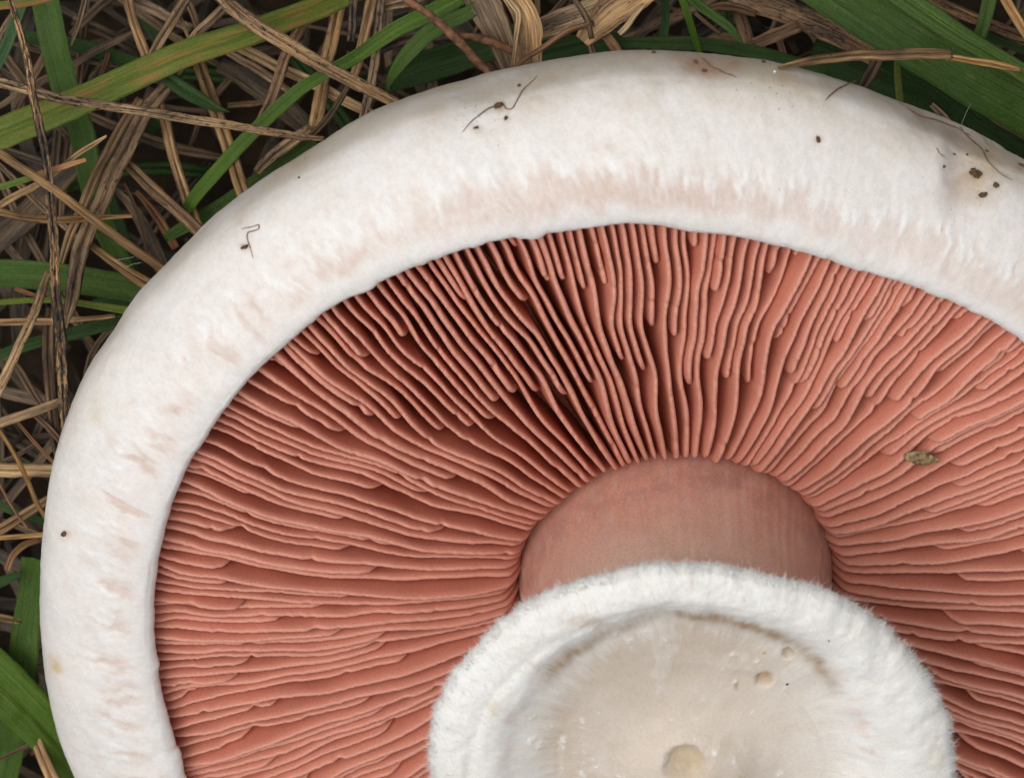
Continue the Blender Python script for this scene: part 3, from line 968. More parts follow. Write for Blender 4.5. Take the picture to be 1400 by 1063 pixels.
blade("thin bright green blade dropping straight to the top of the cap", [(922, -30), (934, 4), (943, 32), (951, 56), (960, 82)], [11, 10, 10, 9, 7], [60, 30, 0], 'bright', 'blade')
blade("tapering green blade leaning right of the thin bright one", [(930, -25), (950, 3), (975, 22), (996, 38), (1014, 60)], [16, 15, 13, 12, 5], 0, 'green', 'keel')
blade("dark narrow blade standing left of the thin bright one", [(912, -20), (909, 20), (906, 50), (904, 80)], [9, 11, 13, 13], -60, 'deep', 'blade')
blade("wide deep green leaf slanting across the top right corner", [(1040, -75), (1110, -30), (1155, 0), (1215, 38), (1300, 92), (1350, 120), (1400, 148), (1500, 208), (1640, 290)],
      [68, 68, 68, 68, 70, 70, 70, 60, 30], [20, 40, 30, -10], 'leafy', 'blade', roll=.12)
blade("lighter green leaf resting on the upper edge of the wide deep green leaf", [(1170, -46), (1236, -2), (1290, 34), (1342, 66), (1400, 100), (1490, 156), (1600, 215)],
      [30, 30, 30, 28, 26, 24, 10], [70, 80, 70, 30], 'green', 'keel', roll=-.15)
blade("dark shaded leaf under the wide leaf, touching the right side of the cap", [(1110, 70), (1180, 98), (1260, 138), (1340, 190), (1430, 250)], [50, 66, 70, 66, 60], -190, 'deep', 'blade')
blade("short yellowish blade edge standing up under the wide leaf", [(1224, 70), (1226, 95), (1229, 120), (1232, 150)], [8, 9, 10, 9], -70, 'yell', 'keel')
blade("upright green blade in the top right corner, ending above the lighter leaf", [(1358, -30), (1352, 0), (1346, 25), (1336, 60)], [22, 21, 20, 18], -40, 'green', 'keel')
blade("narrow green blade edge at the right side under the brown straw", [(1330, 42), (1362, 56), (1400, 70), (1450, 86)], [9, 11, 12, 12], -130, 'deep')
blade("small light green blade with a dried orange tip beside the left edge", [(-20, 262), (10, 254), (36, 246), (60, 237), (90, 227), (118, 218)], [9, 9, 9, 9, 8, 5], [-20, 0, 10], 'lime', 'blade', dry=.86)
blade("wide green blade lying level from the left edge to the cap", [(-40, 372), (0, 374), (60, 378), (120, 385), (180, 396), (250, 412)], [36, 39, 41, 40, 38, 36], -190, 'green', 'blade')
blade("thin yellow-green blade just below the wide level one", [(-30, 416), (10, 412), (60, 410), (110, 414), (160, 421), (210, 432)], [7, 8, 8, 9, 11, 11], -130, 'yell', 'blade')
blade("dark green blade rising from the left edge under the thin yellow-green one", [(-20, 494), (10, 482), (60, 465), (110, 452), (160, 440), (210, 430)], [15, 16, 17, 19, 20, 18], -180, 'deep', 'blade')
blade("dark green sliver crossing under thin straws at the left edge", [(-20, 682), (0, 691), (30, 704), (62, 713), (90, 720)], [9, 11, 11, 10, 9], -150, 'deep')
blade("upright green blade with a square cut top at the lower left", [(43, 762), (42, 800), (38, 850), (33, 900), (25, 970), (10, 1050), (-10, 1120)], [30, 34, 40, 43, 42, 40, 38], [-180, -240, -420], 'green', 'blade')
blade("broad bright green blade crossing the bottom left corner under the cap", [(-70, 870), (-25, 908), (22, 952), (68, 1004), (112, 1056), (160, 1120)], [78, 78, 74, 66, 56, 50], [-170, -220, -330], 'bright', 'keel')
blade("small shaded green blade above the square cut one", [(-20, 802), (5, 793), (30, 784)], [14, 15, 8], -170, 'deep')
blade("green leaf half hidden against the upper left side of the cap", [(225, 325), (262, 304), (300, 284), (350, 250), (400, 212), (430, 190)], [14, 20, 24, 24, 22, 16], -200, 'green', 'blade')
blade("dark green blade in the gap below the dry straw pair", [(146, 262), (158, 300), (172, 340), (188, 380)], [18, 22, 22, 18], -300, 'deep')

# --- straws, top left
straw("long black-flecked straw hanging down the left side from the top edge to the cap",
      [(12, -20), (17, 8), (27, 42), (36, 80), (43, 120), (54, 170), (61, 210), (66, 242), (70, 285), (72, 322), (74, 362), (77, 410), (81, 455), (85, 527), (91, 590)],
      [7, 8, 9, 10, 11, 12, 12, 13, 13, 14, 14, 15, 16, 15, 9], [30, 40, 30, 10, -20], 'tan', fleck=.62)
straw("long brown hairy straw crossing from the left edge to the cap over the yellow-green blade",
      [(-30, 105), (0, 112), (40, 122), (80, 133), (140, 144), (200, 154), (280, 166), (340, 177), (400, 186), (442, 189)], [14, 15, 14, 13, 13, 14, 13, 12, 11, 7], [0, 10, -10, -40], 'gray', fleck=.42)
straw("smooth golden straw slanting from the left edge down to the cap", [(-30, 186), (0, 208), (40, 236), (80, 264), (120, 294), (160, 324), (200, 353), (240, 382)], [12, 12, 13, 13, 13, 13, 13, 12], [20, 30, 0, -40], 'gold', 'round', fleck=-.3)
straw("thick split tan straw slanting from the top edge to the cap", [(285, -25), (302, -5), (327, 17), (362, 42), (400, 64), (440, 88), (480, 110), (520, 131), (548, 146)], [18, 20, 21, 21, 21, 20, 19, 17, 15], [10, 30, 10, -20], 'tan', fleck=.40)
straw("wide furrowed gray straw passing under the yellow-green blade towards the left edge",
      [(328, -12), (312, 5), (290, 27), (266, 52), (236, 108), (200, 152), (172, 205), (154, 238), (138, 277), (124, 306), (110, 342), (102, 380), (97, 415), (90, 448)],
      [14, 15, 15, 16, 19, 23, 25, 26, 25, 25, 24, 22, 18, 6], [-120, -130, -90, -60, -70], 'gray', fleck=.28)
straw("tan straw alongside the wide furrowed gray straw on its left", [(190, 135), (172, 162), (150, 202), (128, 246), (112, 284), (96, 320), (84, 360)], [12, 14, 14, 15, 14, 14, 8], [-110, -70, -60], 'tan', fleck=.1)
straw("bent tan straw ending above the yellow-green blade near the dark tip", [(172, -20), (177, 6), (182, 24), (193, 55), (206, 90)], [15, 16, 13, 15, 15], -200, 'tan', fleck=.0)
straw("slanting straw piece between the top edge and the yellow-green blade", [(262, -15), (246, 12), (232, 35), (216, 62), (200, 92)], [15, 16, 15, 14, 12], -130, 'tan', fleck=.25)
straw("flat tan straw half hidden under the slanting piece at the top edge", [(160, -12), (186, 2), (210, 13), (232, 25), (262, 40)], [14, 17, 17, 15, 12], -240, 'gray')
straw("brown straw dropping from the top edge right of the slanting piece", [(250, -15), (258, 6), (264, 22), (270, 42), (276, 62)], [10, 11, 11, 10, 9], -190, 'brown')
straw("hair-thin straw between two straws under the top edge", [(243, 15), (250, 32), (259, 55)], [5, 6, 4], -150, 'pale', fleck=-.2)
straw("double-grooved pale straw dropping from the yellow-green blade to the cap", [(266, 70), (276, 98), (287, 128), (300, 166), (316, 212), (330, 256), (342, 290)], [19, 20, 20, 20, 20, 20, 18], -120, 'tan', fleck=.22)
straw("tan straw left of the double-grooved one, ending at the cap", [(216, 130), (226, 165), (235, 205), (245, 242), (258, 278), (276, 320)], [14, 16, 16, 16, 16, 15], -170, 'tan', fleck=.18)
straw("brown furrowed straw sloping into the upper left of the cap", [(160, 212), (185, 234), (210, 258), (240, 286), (270, 314), (300, 345)], [12, 17, 19, 18, 18, 17], -120, 'brown', fleck=.3)
straw("broad-ended tan straw sloping down to the cap below the golden straw", [(112, 330), (138, 346), (165, 364), (190, 382), (225, 404)], [8, 11, 14, 18, 20], -90, 'tan', fleck=.05)
straw("level tan straw from the left edge crossing behind the black-flecked straw", [(-25, 286), (0, 290), (40, 298), (80, 300), (120, 298), (150, 296), (181, 295)], [11, 11, 11, 11, 9, 7, 5], -30, 'tan', fleck=.12)
straw("pale gray straw rising from the left edge to a pointed end", [(-25, 297), (0, 282), (22, 269), (46, 256), (76, 236), (106, 212), (128, 198), (146, 186)], [11, 11, 11, 10, 8, 8, 7, 3], [-60, -20, 0], 'pale', fleck=.15)
straw("thin gray straw sinking from the left edge under the level one", [(-20, 208), (0, 226), (30, 254), (60, 286), (86, 308), (112, 330)], [9, 9, 10, 9, 9, 7], -130, 'gray')
straw("dark broad leaf litter strip under the pale gray straw", [(-10, 340), (20, 310), (55, 275), (90, 240), (125, 205)], [26, 34, 36, 30, 20], -300, 'dark', 'flat')
straw("dark pointed straw tip hanging from the top edge between blades", [(118, -20), (114, 5), (106, 36), (97, 63)], [9, 9, 7, 3], -50, 'dark', fleck=.45)
straw("brown straw showing behind the broad dark green blade", [(66, 68), (56, 86), (46, 104), (34, 126), (20, 152)], [12, 13, 13, 12, 11], -230, 'brown', fleck=.1)
straw("gray straw beside the bluish blade in the top left corner", [(28, -15), (18, 18), (8, 36), (-8, 66)], [8, 8, 9, 9], -200, 'gray')
straw("thick dark straw buried behind the shaded dark green blade", [(100, 28), (130, 38), (160, 52), (195, 76)], [15, 17, 18, 16], -380, 'dark')
straw("rust-brown straw piece in the dark gap above the yellow-green blade", [(150, 70), (143, 92), (133, 114)], [8, 8, 7], -300, 'rust', fleck=.0)
straw("dark straw lying in the gap under the golden straw", [(158, 258), (180, 282), (200, 318), (214, 352), (226, 382)], [8, 14, 20, 24, 18], -250, 'dark', 'flat')
straw("reddish narrow straw curving behind the dark gap straw", [(186, 262), (206, 284), (224, 310), (240, 340)], [8, 11, 14, 12], -260, 'rust', fleck=.1)
straw("thin tan stalk curving in the gap left of the cap", [(170, 250), (186, 285), (194, 312), (202, 345)], [4, 5, 5, 4], -220, 'brown', fleck=.0)
# --- straws, top middle left
straw("brown flecked straw crossing behind the thick split straw", [(420, 15), (410, 40), (392, 76), (380, 107), (366, 144), (350, 182)], [14, 16, 17, 16, 14, 12], -140, 'brown', fleck=.35)
straw("upright tan straw right of the brown flecked one, running to the cap", [(468, -15), (461, 18), (454, 52), (447, 88), (441, 126), (430, 178)], [19, 20, 20, 20, 20, 20], -160, 'tan', fleck=.3)
straw("short dark-flecked straw stub hanging from the top edge", [(484, -15), (482, 10), (481, 34), (479, 57)], [12, 12, 12, 12], -70, 'brown', fleck=.55)
straw("golden tan straw beside the stub, running under the mid-green blade", [(512, -15), (506, 15), (499, 50), (490, 80), (480, 108)], [15, 16, 15, 14, 11], -120, 'tan', fleck=.0)
straw("dark furrowed straw standing right of the golden tan one", [(522, -20), (519, 20), (515, 60), (507, 110), (498, 152), (490, 185)], [12, 13, 14, 14, 13, 12], -130, 'gray', fleck=.42)
straw("pale straw lying level deep under the thick split straw", [(322, 62), (350, 76), (376, 90), (420, 111), (460, 131), (510, 156)], [14, 16, 16, 16, 16, 14], -190, 'pale', fleck=.1)
straw("gray straw next to the level pale one at its left end", [(306, 68), (336, 86), (372, 108), (396, 124)], [9, 12, 12, 9], -200, 'gray')
straw("blackened bent straw at the cap edge under the thick split straw", [(480, 110), (472, 124), (456, 152), (440, 172), (420, 190)], [7, 9, 10, 10, 9], -60, 'dark', fleck=.3)
straw("broad dark leaf strip sunk below the mid-green blade", [(300, 88), (340, 110), (380, 140), (420, 175)], [22, 30, 34, 30], -330, 'dark', 'flat')
straw("faint brown straw far down between the pale and brown straws", [(312, 145), (340, 142), (372, 136)], [8, 9, 7], -320, 'brown')
straw("dark straw end at the cap below the long brown hairy straw", [(352, 235), (372, 214), (395, 195), (425, 176)], [12, 16, 18, 16], -150, 'gray', fleck=.35)
# --- straws, left
straw("knotted tan straw leaning from the black-flecked straw to the left edge", [(67, 372), (57, 402), (44, 437), (30, 468), (14, 502), (-6, 540), (-20, 565)], [9, 13, 13, 14, 14, 15, 15], [-10, 0, -10], 'pale', fleck=.28)
straw("gray double-ribbed straw jutting in from the left edge", [(-30, 586), (0, 577), (40, 564), (83, 549)], [14, 14, 14, 12], -30, 'gray', fleck=.3)
straw("thin yellow straw slanting from the left edge to the cap below the double-ribbed one", [(-12, 566), (0, 589), (20, 622), (37, 657), (50, 687), (66, 715)], [7, 7, 7, 7, 7, 6], -30, 'gold', 'round', fleck=-.1)
straw("thin reddish straw slanting to the cap edge", [(18, 570), (28, 582), (45, 601), (62, 619), (80, 640)], [4, 5, 5, 5, 5], -90, 'rust', fleck=.1)
straw("broad pale straw lying level at the left side of the cap", [(-25, 641), (10, 643), (45, 642), (90, 644)], [20, 21, 20, 20], -150, 'pale', fleck=.0)
straw("hair-thin reddish stalk at the left edge below the broad pale straw", [(-10, 644), (0, 663), (20, 699), (37, 721)], [4, 4, 4, 4], -20, 'rust', 'round')
straw("flat tan straw rising towards the cap under the yellow straw", [(-20, 734), (0, 724), (30, 705), (58, 687), (80, 674)], [14, 15, 15, 14, 12], -110, 'tan', fleck=.0)
straw("narrow level tan straw just above the square cut blade", [(-20, 736), (10, 734), (36, 732), (75, 729)], [7, 7, 7, 7], -60, 'tan', fleck=-.1)
straw("short gray straw behind the yellow straw", [(-12, 640), (12, 627), (32, 616), (52, 604)], [6, 7, 7, 6], -160, 'gray')
straw("upright brown straw behind the foot of the black-flecked straw", [(70, 420), (66, 455), (66, 492), (70, 550), (76, 595), (84, 640)], [14, 17, 18, 18, 17, 14], -150, 'brown', fleck=.1)
straw("level brown straw from the left edge under the thin yellow-green blade", [(-20, 440), (10, 441), (50, 441), (100, 438), (158, 431)], [9, 10, 10, 8, 5], -110, 'tan', fleck=.1)
straw("short reddish straw lying below the wide level green blade", [(20, 394), (36, 400), (54, 405)], [6, 7, 5], -120, 'rust')
straw("brown straw sloping to the cap right of the upright brown straw", [(40, 560), (56, 575), (72, 590), (96, 618)], [8, 9, 10, 9], -140, 'brown')
straw("dark flat straw crossing low at the left edge", [(-20, 530), (20, 540), (60, 548), (110, 566)], [16, 18, 18, 15], -320, 'dark', 'flat')
straw("dim brown straw deep between the left straws", [(-15, 470), (20, 500), (40, 530), (60, 560)], [10, 11, 11, 10], -270, 'brown')
straw("curled brown straw deep at the left edge above the square cut blade", [(10, 780), (18, 760), (34, 745), (56, 738)], [9, 10, 10, 8], -190, 'brown', fleck=.0)
straw("orange-brown straw at the left edge beside the square cut blade", [(-20, 840), (0, 843), (28, 848)], [11, 12, 9], -220, 'tan', fleck=.0)
straw("tan straw end at the bottom left under the broad bright blade", [(85, 1085), (66, 1052), (52, 1020), (40, 990)], [16, 18, 16, 12], -230, 'tan', fleck=.0)
# --- top middle
tw = bpy.data.objects.new("twig", None); COL.objects.link(tw)
tw_o = unproj(640., 70., 0.); tw.location = tw_o * S; tw['org'] = [float(x) for x in tw_o]
tag(tw, "rusty brown forked twig reaching the cap from the top edge", "twig")
for nm, pts, wd, z in (("main_stalk", [(540, -18), (556, 0), (580, 16), (610, 40), (636, 64), (652, 82), (672, 102)], [10, 11, 11, 13, 13, 12, 11], [40, 50, 40]),
                       ("side_branch", [(612, 44), (630, 49), (650, 52), (680, 61), (704, 72)], [11, 11, 11, 12, 9], [36, 24, 10])):
    SEED[0] += 1
    V, F, uv = ribbon(pts, wd, z, 'round', SEED[0] * 2.3, 0, .2)
    link(nm, make_mesh(nm, (V - tw_o) * S, F, M_twig, uv), tw)
lf = bpy.data.objects.new("dry_leaf", None); COL.objects.link(lf)
lf_o = unproj(700., 80., 0.); lf.location = lf_o * S; lf['org'] = [float(x) for x in lf_o]
tag(lf, "dry grass leaf folded over on itself above the cap, ribbed and gray-brown", "dry leaf")
strand("leaf_flap", None, None, [(640, -40), (660, 0), (674, 30), (688, 60), (702, 98)], [48, 46, 42, 36, 26], [-20, 0, -10, -30], 'gray', 'flat', M_straw, None, parent=lf, fleck=.1)
strand("leaf_flap", None, None, [(690, -20), (708, 4), (719, 26), (723, 56), (722, 98)], [22, 32, 36, 38, 38], [30, 36, 30, 10], 'tan', 'flat', M_straw, None, parent=lf, fleck=.2)
strand("leaf_fold", None, None, [(684, -14), (700, 6), (710, 22), (706, 54), (701, 92)], [6, 8, 8, 7, 6], [46, 50, 44, 26], 'pale', 'straw', M_straw, None, parent=lf, fleck=.0)
straw("ribbed pale dry leaf running right from the folded leaf to the top edge", [(716, 50), (742, 40), (776, 27), (815, 12), (860, -8), (900, -26)], [26, 32, 34, 34, 34, 32], -30, 'pale', 'flat', fleck=.3)
straw("golden brown torn leaf sheath at the top edge above the cap", [(796, 56), (812, 38), (832, 20), (856, 2), (885, -20)], [22, 36, 44, 46, 44], 20, 'tan', 'flat', fleck=.25)
straw("pale splinter sticking out of the torn leaf sheath", [(846, 46), (856, 36), (866, 22), (880, 6)], [8, 9, 8, 6], 50, 'pale', fleck=.0)
straw("tan sheath end touching the cap below the torn leaf sheath", [(822, 42), (832, 54), (842, 66), (852, 80)], [12, 15, 15, 12], 10, 'tan', fleck=.1)
straw("gray stub at the cap beside the tan sheath end", [(806, 48), (808, 60), (812, 76)], [9, 10, 10], 0, 'gray', fleck=.2)
straw("thin brown rootlet bowed from the folded leaf to the torn sheath", [(704, 92), (722, 78), (742, 66), (762, 52), (782, 41), (812, 33)], [6, 7, 8, 8, 9, 9], [60, 70, 60], 'rust', 'round', fleck=.2)
straw("black bent stalk crossing the ribbed pale leaf", [(780, -18), (788, 2), (800, 20), (806, 34), (810, 54)], [7, 8, 9, 8, 7], 60, 'dark', 'round', fleck=.3)
straw("pale straw under the twig at the top edge", [(520, 12), (540, 6), (560, 2), (585, -8)], [12, 14, 14, 12], -150, 'gray')
straw("dark brown straw lying under the curved green blade", [(520, 70), (550, 56), (585, 50), (615, 48)], [14, 18, 18, 14], -200, 'dark')
# --- top right
straw("broad brown black-speckled straw slanting under the wide green leaf", [(985, -25), (1025, -2), (1065, 10), (1105, 27), (1150, 50), (1200, 78)], [30, 34, 34, 34, 34, 32], -90, 'brown', 'flat', fleck=.45)
straw("tan cut straw end lying over the dark gap above the cap", [(1030, 60), (1050, 52), (1070, 45), (1094, 36)], [17, 18, 18, 17], -40, 'brown', 'flat', fleck=.15)
straw("brown upright straw left of the cut straw end", [(1008, 10), (1014, 28), (1020, 48), (1027, 76)], [17, 18, 18, 17], -110, 'brown', 'flat', fleck=.15)
straw("thin brown straw stub below the cut straw end", [(1060, 40), (1066, 56), (1074, 80)], [9, 10, 10], -90, 'rust', fleck=.0)
straw("brown bent straw bowed along the top edge", [(962, 14), (985, 8), (1008, 12), (1034, 20)], [9, 12, 13, 10], -80, 'brown', fleck=.2)
straw("gray splinter slanting in the dark gap above the cap", [(950, 18), (966, 32), (986, 48)], [5, 6, 5], -60, 'gray', fleck=-.1)
straw("brown leaf scrap behind the tapering green blade", [(962, 58), (985, 54), (1012, 56)], [14, 20, 16], -140, 'brown', 'flat')
straw("dim brown straw left of the dark narrow blade", [(868, 52), (884, 40), (906, 28), (935, 20)], [10, 14, 14, 10], -160, 'brown', 'flat')
straw("long curved dry leaf strip lying over the wide green leaf", [(1064, 92), (1098, 85), (1135, 79), (1194, 75), (1254, 73), (1301, 75)], [5, 11, 13, 15, 15, 14], [318, 300, 270, 220, 180], 'tan', 'straw', fleck=.12)
straw("narrow torn end continuing the curved dry leaf strip to the right", [(1294, 79), (1325, 82), (1352, 85), (1376, 91), (1396, 96)], [9, 9, 10, 10, 5], [176, 150, 120], 'tan', 'straw', fleck=.1)
straw("dark brown straw going down to the cap from the curved strip", [(1204, 72), (1196, 88), (1186, 106), (1174, 128)], [15, 16, 16, 14], 60, 'dark', fleck=.2)
straw("gray-brown straw stub at the cap under the wide leaf", [(1272, 142), (1284, 154), (1304, 178)], [8, 10, 10], 90, 'gray', fleck=.1)
straw("brown straw at the right edge below the wide leaf", [(1340, 148), (1366, 166), (1392, 182), (1430, 206)], [12, 14, 14, 13], -60, 'brown', fleck=.2)
straw("brown flecked straw crossing behind the upright blade in the top right corner", [(1250, -18), (1285, 5), (1320, 22), (1362, 39), (1402, 54), (1450, 70)], [16, 18, 18, 18, 17, 16], -120, 'brown', fleck=.35)
straw("tan double straw in the far top right corner", [(1362, -25), (1374, -2), (1388, 20), (1406, 50), (1430, 90)], [14, 14, 14, 14, 14], -20, 'tan', fleck=.1)

# ------------------------------------------------------------------ thatch: what lies too deep to be told apart
r4 = np.random.default_rng(12)
Vs, Fs, Us, base_i = [], [], [], 0
eq_c = loc2w(np.array(0.), np.array(0.), np.array(EQ_H))


def in_dome(Pw):
    q = Pw - eq_c
    a = q @ AX; rad2 = (q ** 2).sum(-1) - a ** 2
    return ((rad2 / 850 ** 2 + (a / 475) ** 2) < 1).any()


def thatch(count, zlo, zhi, wlo, whi, name, mat, tint, seed):
    Vs, Fs, Us, bi, done = [], [], [], 0, 0
    rr = np.random.default_rng(seed)
    while done < count:
        cx, cy = rr.uniform(-900, 2300), rr.uniform(-900, 1950)
        z = rr.uniform(zlo, zhi)
        an = rr.uniform(0, np.pi); Ln = rr.uniform(90, 330)
        bx = rr.normal(0, 18)
        tt = np.linspace(-.5, .5, 5)
        px = cx + np.cos(an) * tt * Ln - np.sin(an) * bx * (1 - 4 * tt ** 2)
        py = cy + np.sin(an) * tt * Ln + np.cos(an) * bx * (1 - 4 * tt ** 2)
        zz = z + rr.normal(0, .14) * tt * Ln
        if in_dome(unproj(px, py, zz)):
            continue
        w = rr.uniform(wlo, whi)
        V, F, uv = ribbon(np.stack([px, py], -1), [w * .8, w, w, w, w * .6], zz, 'straw' if rr.random() < .6 else 'flat', rr.uniform(0, 999), rr.normal(0, .5), .06, step=26)
        Vs.append(V); Fs.append(F + bi); Us.append(uv + rr.uniform(0, 40, 2)); bi += len(V); done += 1
    V = np.vstack(Vs); org = np.array([0, 0, GROUND_Z])
    o = link(name, make_mesh(name, (V - org) * S, np.vstack(Fs), mat, np.vstack(Us)), None, org * S)
    o['tint'] = TINT[tint]; o['fleck'] = .2; o['rust'] = 0.; o['dry'] = 0.
    return o


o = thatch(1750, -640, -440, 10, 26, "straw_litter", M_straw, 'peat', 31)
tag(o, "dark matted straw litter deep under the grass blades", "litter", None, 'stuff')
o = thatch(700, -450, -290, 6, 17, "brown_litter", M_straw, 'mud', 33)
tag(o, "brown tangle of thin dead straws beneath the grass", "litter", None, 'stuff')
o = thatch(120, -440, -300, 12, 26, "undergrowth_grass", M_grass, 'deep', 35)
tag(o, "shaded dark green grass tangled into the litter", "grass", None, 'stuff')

# ------------------------------------------------------------------ crumbs, root hairs, a seed and dust on the mushroom
CAM = Vector((0, 0, D))


def hit(px, py, bv=BV):
    q = unproj(float(px), float(py), 0.0)
    d = (Vector(q) - CAM).normalized()
    h = bv.ray_cast(CAM, d)
    if h[0] is None:
        return None, None
    nrm_ = h[1] if h[1].dot(d) < 0 else -h[1]
    return np.array(h[0]), np.array(nrm_)


def lump(nr, nc, seed, rough):
    a = np.linspace(0, np.pi, nr); b = np.linspace(0, 2 * np.pi, nc, endpoint=False)
    A, B = np.meshgrid(a, b, indexing='ij')
    p = np.stack([np.sin(A) * np.cos(B), np.sin(A) * np.sin(B), np.cos(A)], -1)
    k = 1 + rough * fbm(p[..., 0] * 1.8 + seed, p[..., 1] * 1.8 + p[..., 2] * 1.3 + seed * .7, 401, 3)
    return (p * k[..., None]).reshape(-1, 3), grid_faces(nr, nc, True)


def crumb(name, cat, label, px, py, rx, ry, rz, ang, mat, group=None, bv=BV, rough=.5, res=(9, 14), sink=.3):
    p, nn = hit(px, py, bv)
    if p is None:
        return None
    V, F = lump(*res, px * .37 + py * .11, rough)
    z = Vector(nn); xa = Vector((math.cos(ang), -math.sin(ang), 0)); xa = (xa - z * xa.dot(z)).normalized(); ya = z.cross(xa)
    R = np.array([xa, ya, z])
    V = (V * np.array([rx, ry, rz])) @ R
    c = p + nn * rz * (1 - sink)
    o = link(name, make_mesh(name, V * S, F, mat), None, c * S)
    tag(o, label, cat, group)
    return o


G_c = "dark crumbs of soil lying on the cap"
crumb("soil_crumb", "soil crumb", "largest ragged soil crumb, in the dent at the right end of the cap", 1333, 238, 7.2, 5.8, 3.2, .3, M_crumb, G_c, rough=.9, res=(13, 20))
crumb("soil_crumb", "soil crumb", "small round soil crumb right of the largest ragged one", 1361, 254, 4, 3.8, 3, 0, M_crumb, G_c)
crumb("soil_crumb", "soil crumb", "elongated soil crumb below the largest ragged one", 1344, 267, 6.5, 3, 2.5, -.35, M_crumb, G_c, rough=.8)
crumb("soil_crumb", "soil crumb", "lone dark crumb on the left rim of the cap", 89, 729, 4.5, 3.6, 3, -.4, M_crumb, G_c)
crumb("soil_crumb", "soil crumb", "lone oval crumb on clean white skin right of the cap middle", 1118, 191, 2.8, 4.4, 2.4, -.2, M_crumb, G_c)
crumb("soil_crumb", "soil crumb", "tiny gray crumb left of the dent with the ragged crumb", 1290, 228, 2.6, 1.8, 1.6, -.3, M_crumb, G_c)
crumb("soil_crumb", "soil crumb", "little dark crumb above the bent root hair near the top", 710, 118, 2.3, 2.3, 2, 0, M_crumb, G_c)
crumb("soil_crumb", "soil crumb", "little oval crumb just below the bent root hair", 692, 162, 2.2, 3.2, 2, .3, M_crumb, G_c)
crumb("soil_crumb", "soil crumb", "brown crumb hanging in the middle of the bent root hair", 682, 145, 6, 3.6, 3, -.3, M_crumb, G_c, rough=.6)
crumb("soil_crumb", "soil crumb", "curled brown crumb near the lower end of the bent root hair", 651, 175, 4.2, 1.6, 1.5, -.25, M_crumb, G_c, rough=.9)
crumb("soil_crumb", "soil crumb", "reddish upright crumb on the brown stain at the top of the cap", 951, 86, 2.4, 5, 2, -.35, M_root, G_c)
crumb("soil_crumb", "soil crumb", "dark crumb below the reddish one on the top stain", 963, 98, 3.2, 2.4, 2, 0, M_crumb, G_c)
crumb("soil_crumb", "soil crumb", "dark crumb on the cap silhouette left of the brown stain", 894, 73, 2.6, 2.2, 2, 0, M_crumb, G_c)
crumb("soil_crumb", "soil crumb", "brown crumb held by the looped root hair on the left of the cap", 335, 338, 5.2, 2.6, 2.2, -.15, M_crumb, G_c, rough=.7)
crumb("soil_crumb", "soil crumb", "small brown crumb on the yellowish smear at the upper left of the cap", 409, 243, 1.5, 1.3, 1.1, 0, M_crumb, G_c)
crumb("soil_crumb", "soil crumb", "narrow brown crumb close above the long root hair", 1349, 207, 2.8, 1.2, 1.2, .1, M_crumb, G_c)
crumb("soil_crumb", "soil crumb", "narrow crumb at the left edge of the dent", 1322, 212, 1.6, 2.2, 1.4, .3, M_crumb, G_c)
crumb("soil_crumb", "soil crumb", "straight sliver of brown dirt left of the dent", 1304, 211, 3.6, 1.1, 1, -.2, M_crumb, G_c)
crumb("soil_crumb", "soil crumb", "brown crumb cut by the right edge of the photo", 1396, 227, 4.5, 2.4, 2, .5, M_crumb, G_c)
crumb("soil_crumb", "soil crumb", "brown crumb on the yellow smear right of the top stain", 1044, 86, 2.6, 2.2, 2, .3, M_crumb, G_c)
crumb("dew_drop", "droplet", "tiny white droplet on the yellow smear at the top right of the cap", 1059, 99, 2.0, 2.0, 1.6, 0, M_white, None, rough=.0)
crumb("soil_crumb", "soil crumb", "black speck beside the small hole in the stem base", 1076, 934, 1.6, 1.6, 1.4, 0, M_crumb, "dark crumbs of soil on the stem base", bv=BVR)
crumb("soil_crumb", "soil crumb", "black speck high on the right side of the fluffy collar", 1133, 875, 1.3, 1.2, 1, 0, M_crumb, "dark crumbs of soil on the stem base", bv=BVR)

# dust
Vs, Fs, bi = [], [], 0
for k in range(120):
    if k < 40: px, py = rng.normal(1080, 60), rng.normal(122, 18)
    elif k < 85: px, py = rng.normal(655, 30), rng.normal(165, 18)
    elif k < 110: px, py = rng.normal(1340, 30), rng.normal(235, 30)
    else: px, py = rng.uniform(60, 1400), rng.uniform(70, 1060)
    p, nn = hit(px, py)
    if p is None: continue
    V, F = lump(5, 7, k * .71, .5)
    Vs.append(V * rng.uniform(.28, .75) + p); Fs.append(F + bi); bi += len(V)
dust_o = np.vstack(Vs).mean(0)
dust = link("dust_specks", make_mesh("dust_specks", (np.vstack(Vs) - dust_o) * S, np.vstack(Fs), M_crumb), None, dust_o * S)
tag(dust, "scattered tiny dark dust specks on the white cap", "dust", None, 'stuff')


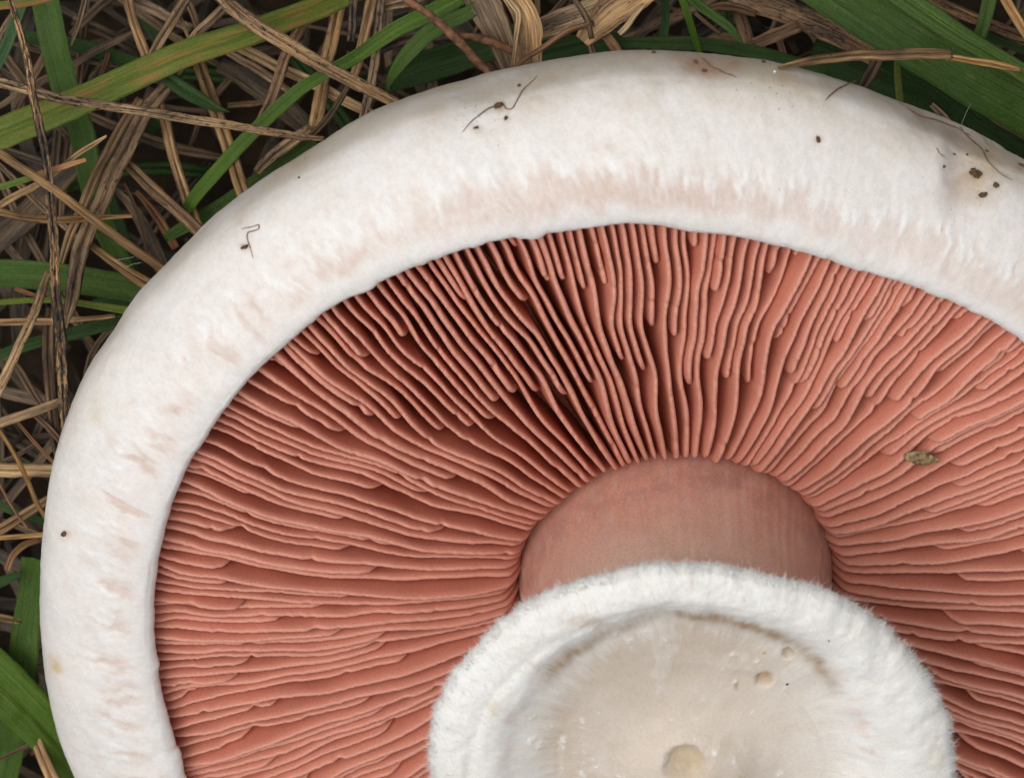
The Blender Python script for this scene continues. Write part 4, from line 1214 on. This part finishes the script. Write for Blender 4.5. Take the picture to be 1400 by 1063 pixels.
def fibre(label, pts, wid, mat=M_root, lift=1.0, name="root_hair", cat="root hair", group="fine root hairs on the cap", float_z=None):
    C = catmull(np.asarray(pts, float), max(12, len(pts) * 9))
    P3 = []
    for i, (x, y) in enumerate(C):
        p, nn = hit(x, y) if float_z is None else (None, None)
        if p is None:
            z = float_z if float_z is not None else P3[-1][2] if P3 else 250.
            P3.append(unproj(x, y, float(z)))
        else:
            P3.append(p + nn * (wid * .4 + lift * (1 + .8 * math.sin(i * .35))))
    P3 = np.array(P3)
    tg = np.gradient(P3, axis=0); tg /= np.linalg.norm(tg, axis=1, keepdims=True) + 1e-9
    a = np.cross(tg, np.array([.2, .3, 1.0])); a /= np.linalg.norm(a, axis=1, keepdims=True) + 1e-9
    b = np.cross(tg, a)
    M = len(P3); w = wid * .5 * np.interp(np.linspace(0, 1, M), [0, .15, .8, 1], [.45, 1, .95, .4]) * (1 + .25 * vnoise(np.arange(M) / 3.0, 0 * np.arange(M) + wid, 501))
    an = np.linspace(0, 2 * np.pi, 6, endpoint=False)
    V = P3[:, None] + (a[:, None] * np.cos(an)[None, :, None] + b[:, None] * np.sin(an)[None, :, None]) * w[:, None, None]
    org = P3.mean(0)
    o = link(name, make_mesh(name, (V.reshape(-1, 3) - org) * S, grid_faces(M, 6, True), mat), None, org * S)
    tag(o, label, cat, group)


fibre("bent root hair with a brown crumb in its middle, near the top of the cap", [(633, 181), (648, 164), (662, 154), (676, 146), (686, 142), (692, 149), (700, 150), (706, 140), (718, 122), (735, 105)], 1.6)
fibre("short root hair crossing the brown stain at the top of the cap", [(959, 81), (970, 90), (982, 97), (994, 102), (1007, 108)], 1.5)
fibre("knobbly root hair poking over the cap edge right of the yellow smear", [(1128, 138), (1136, 130), (1144, 124), (1156, 117), (1171, 110)], 1.7)
fibre("long root hair running along the right edge and curving down past the dent", [(1228, 142), (1248, 154), (1268, 163), (1293, 170), (1310, 178), (1328, 192), (1342, 207), (1352, 223), (1364, 236), (1384, 247)], 1.7)
fibre("looped root hair on the left side of the cap", [(331, 314), (342, 311), (354, 308), (354, 313), (345, 317), (339, 319), (340, 330), (344, 343), (347, 353)], 1.3)
fibre("faint short root hair left of the dent", [(1279, 203), (1284, 210), (1290, 216)], 1.2)
fibre("side root hair branching beside the long one at the right edge", [(1311, 174), (1317, 181), (1327, 188)], 1.5)
fibre("silvery hair rising from the right edge of the cap across the dark leaf", [(1311, 180), (1316, 166), (1321, 154), (1327, 142)], .5, M_silver, name="plant_hair", cat="hair", group="silvery hairs on the grass", float_z=150)
fibre("upper silvery hair in the gap under the golden straw", [(156, 356), (168, 354), (184, 351)], .7, M_silver, name="plant_hair", cat="hair", group="silvery hairs on the grass", float_z=-60)
fibre("lower silvery hair in the gap under the golden straw", [(172, 365), (182, 361), (194, 359)], .7, M_silver, name="plant_hair", cat="hair", group="silvery hairs on the grass", float_z=-60)

# ------------------------------------------------------------------ the seed husk on the gills
sx, sy = px2loc(np.array([1260.]), np.array([627.]), -6.0)
sc = loc2w(sx[0], sy[0], np.array(-8.0))
nr, nc = 22, 26
tt = np.linspace(0, 1, nr); bb = np.linspace(0, 2 * np.pi, nc, endpoint=False)
wseed = np.sin(np.pi * np.clip(tt, 0.001, .999)) ** .7 * (1 - .35 * tt)
A_, B_ = np.meshgrid(tt, bb, indexing='ij')
ridg = 1 + .10 * np.sin(B_ * 6) + .12 * fbm(A_ * 7, B_ * 2, 601, 3)
Vl = np.stack([(A_ - .5) * 52, wseed[:, None] * 12.5 * np.cos(B_) * ridg, wseed[:, None] * 7 * np.sin(B_) * ridg], -1)
za = AX; xa = np.array([math.cos(-.26), math.sin(-.26), 0]); xa -= za * (xa @ za); xa /= np.linalg.norm(xa); ya = np.cross(za, xa)
Vl = Vl.reshape(-1, 3) @ np.array([xa, ya, za])
seed_o = link("seed_husk", make_mesh("seed_husk", Vl * S, grid_faces(nr, nc, True), M_seed), None, sc * S)
tag(seed_o, "mottled brown seed husk lying across the pink gills on the right", "seed")
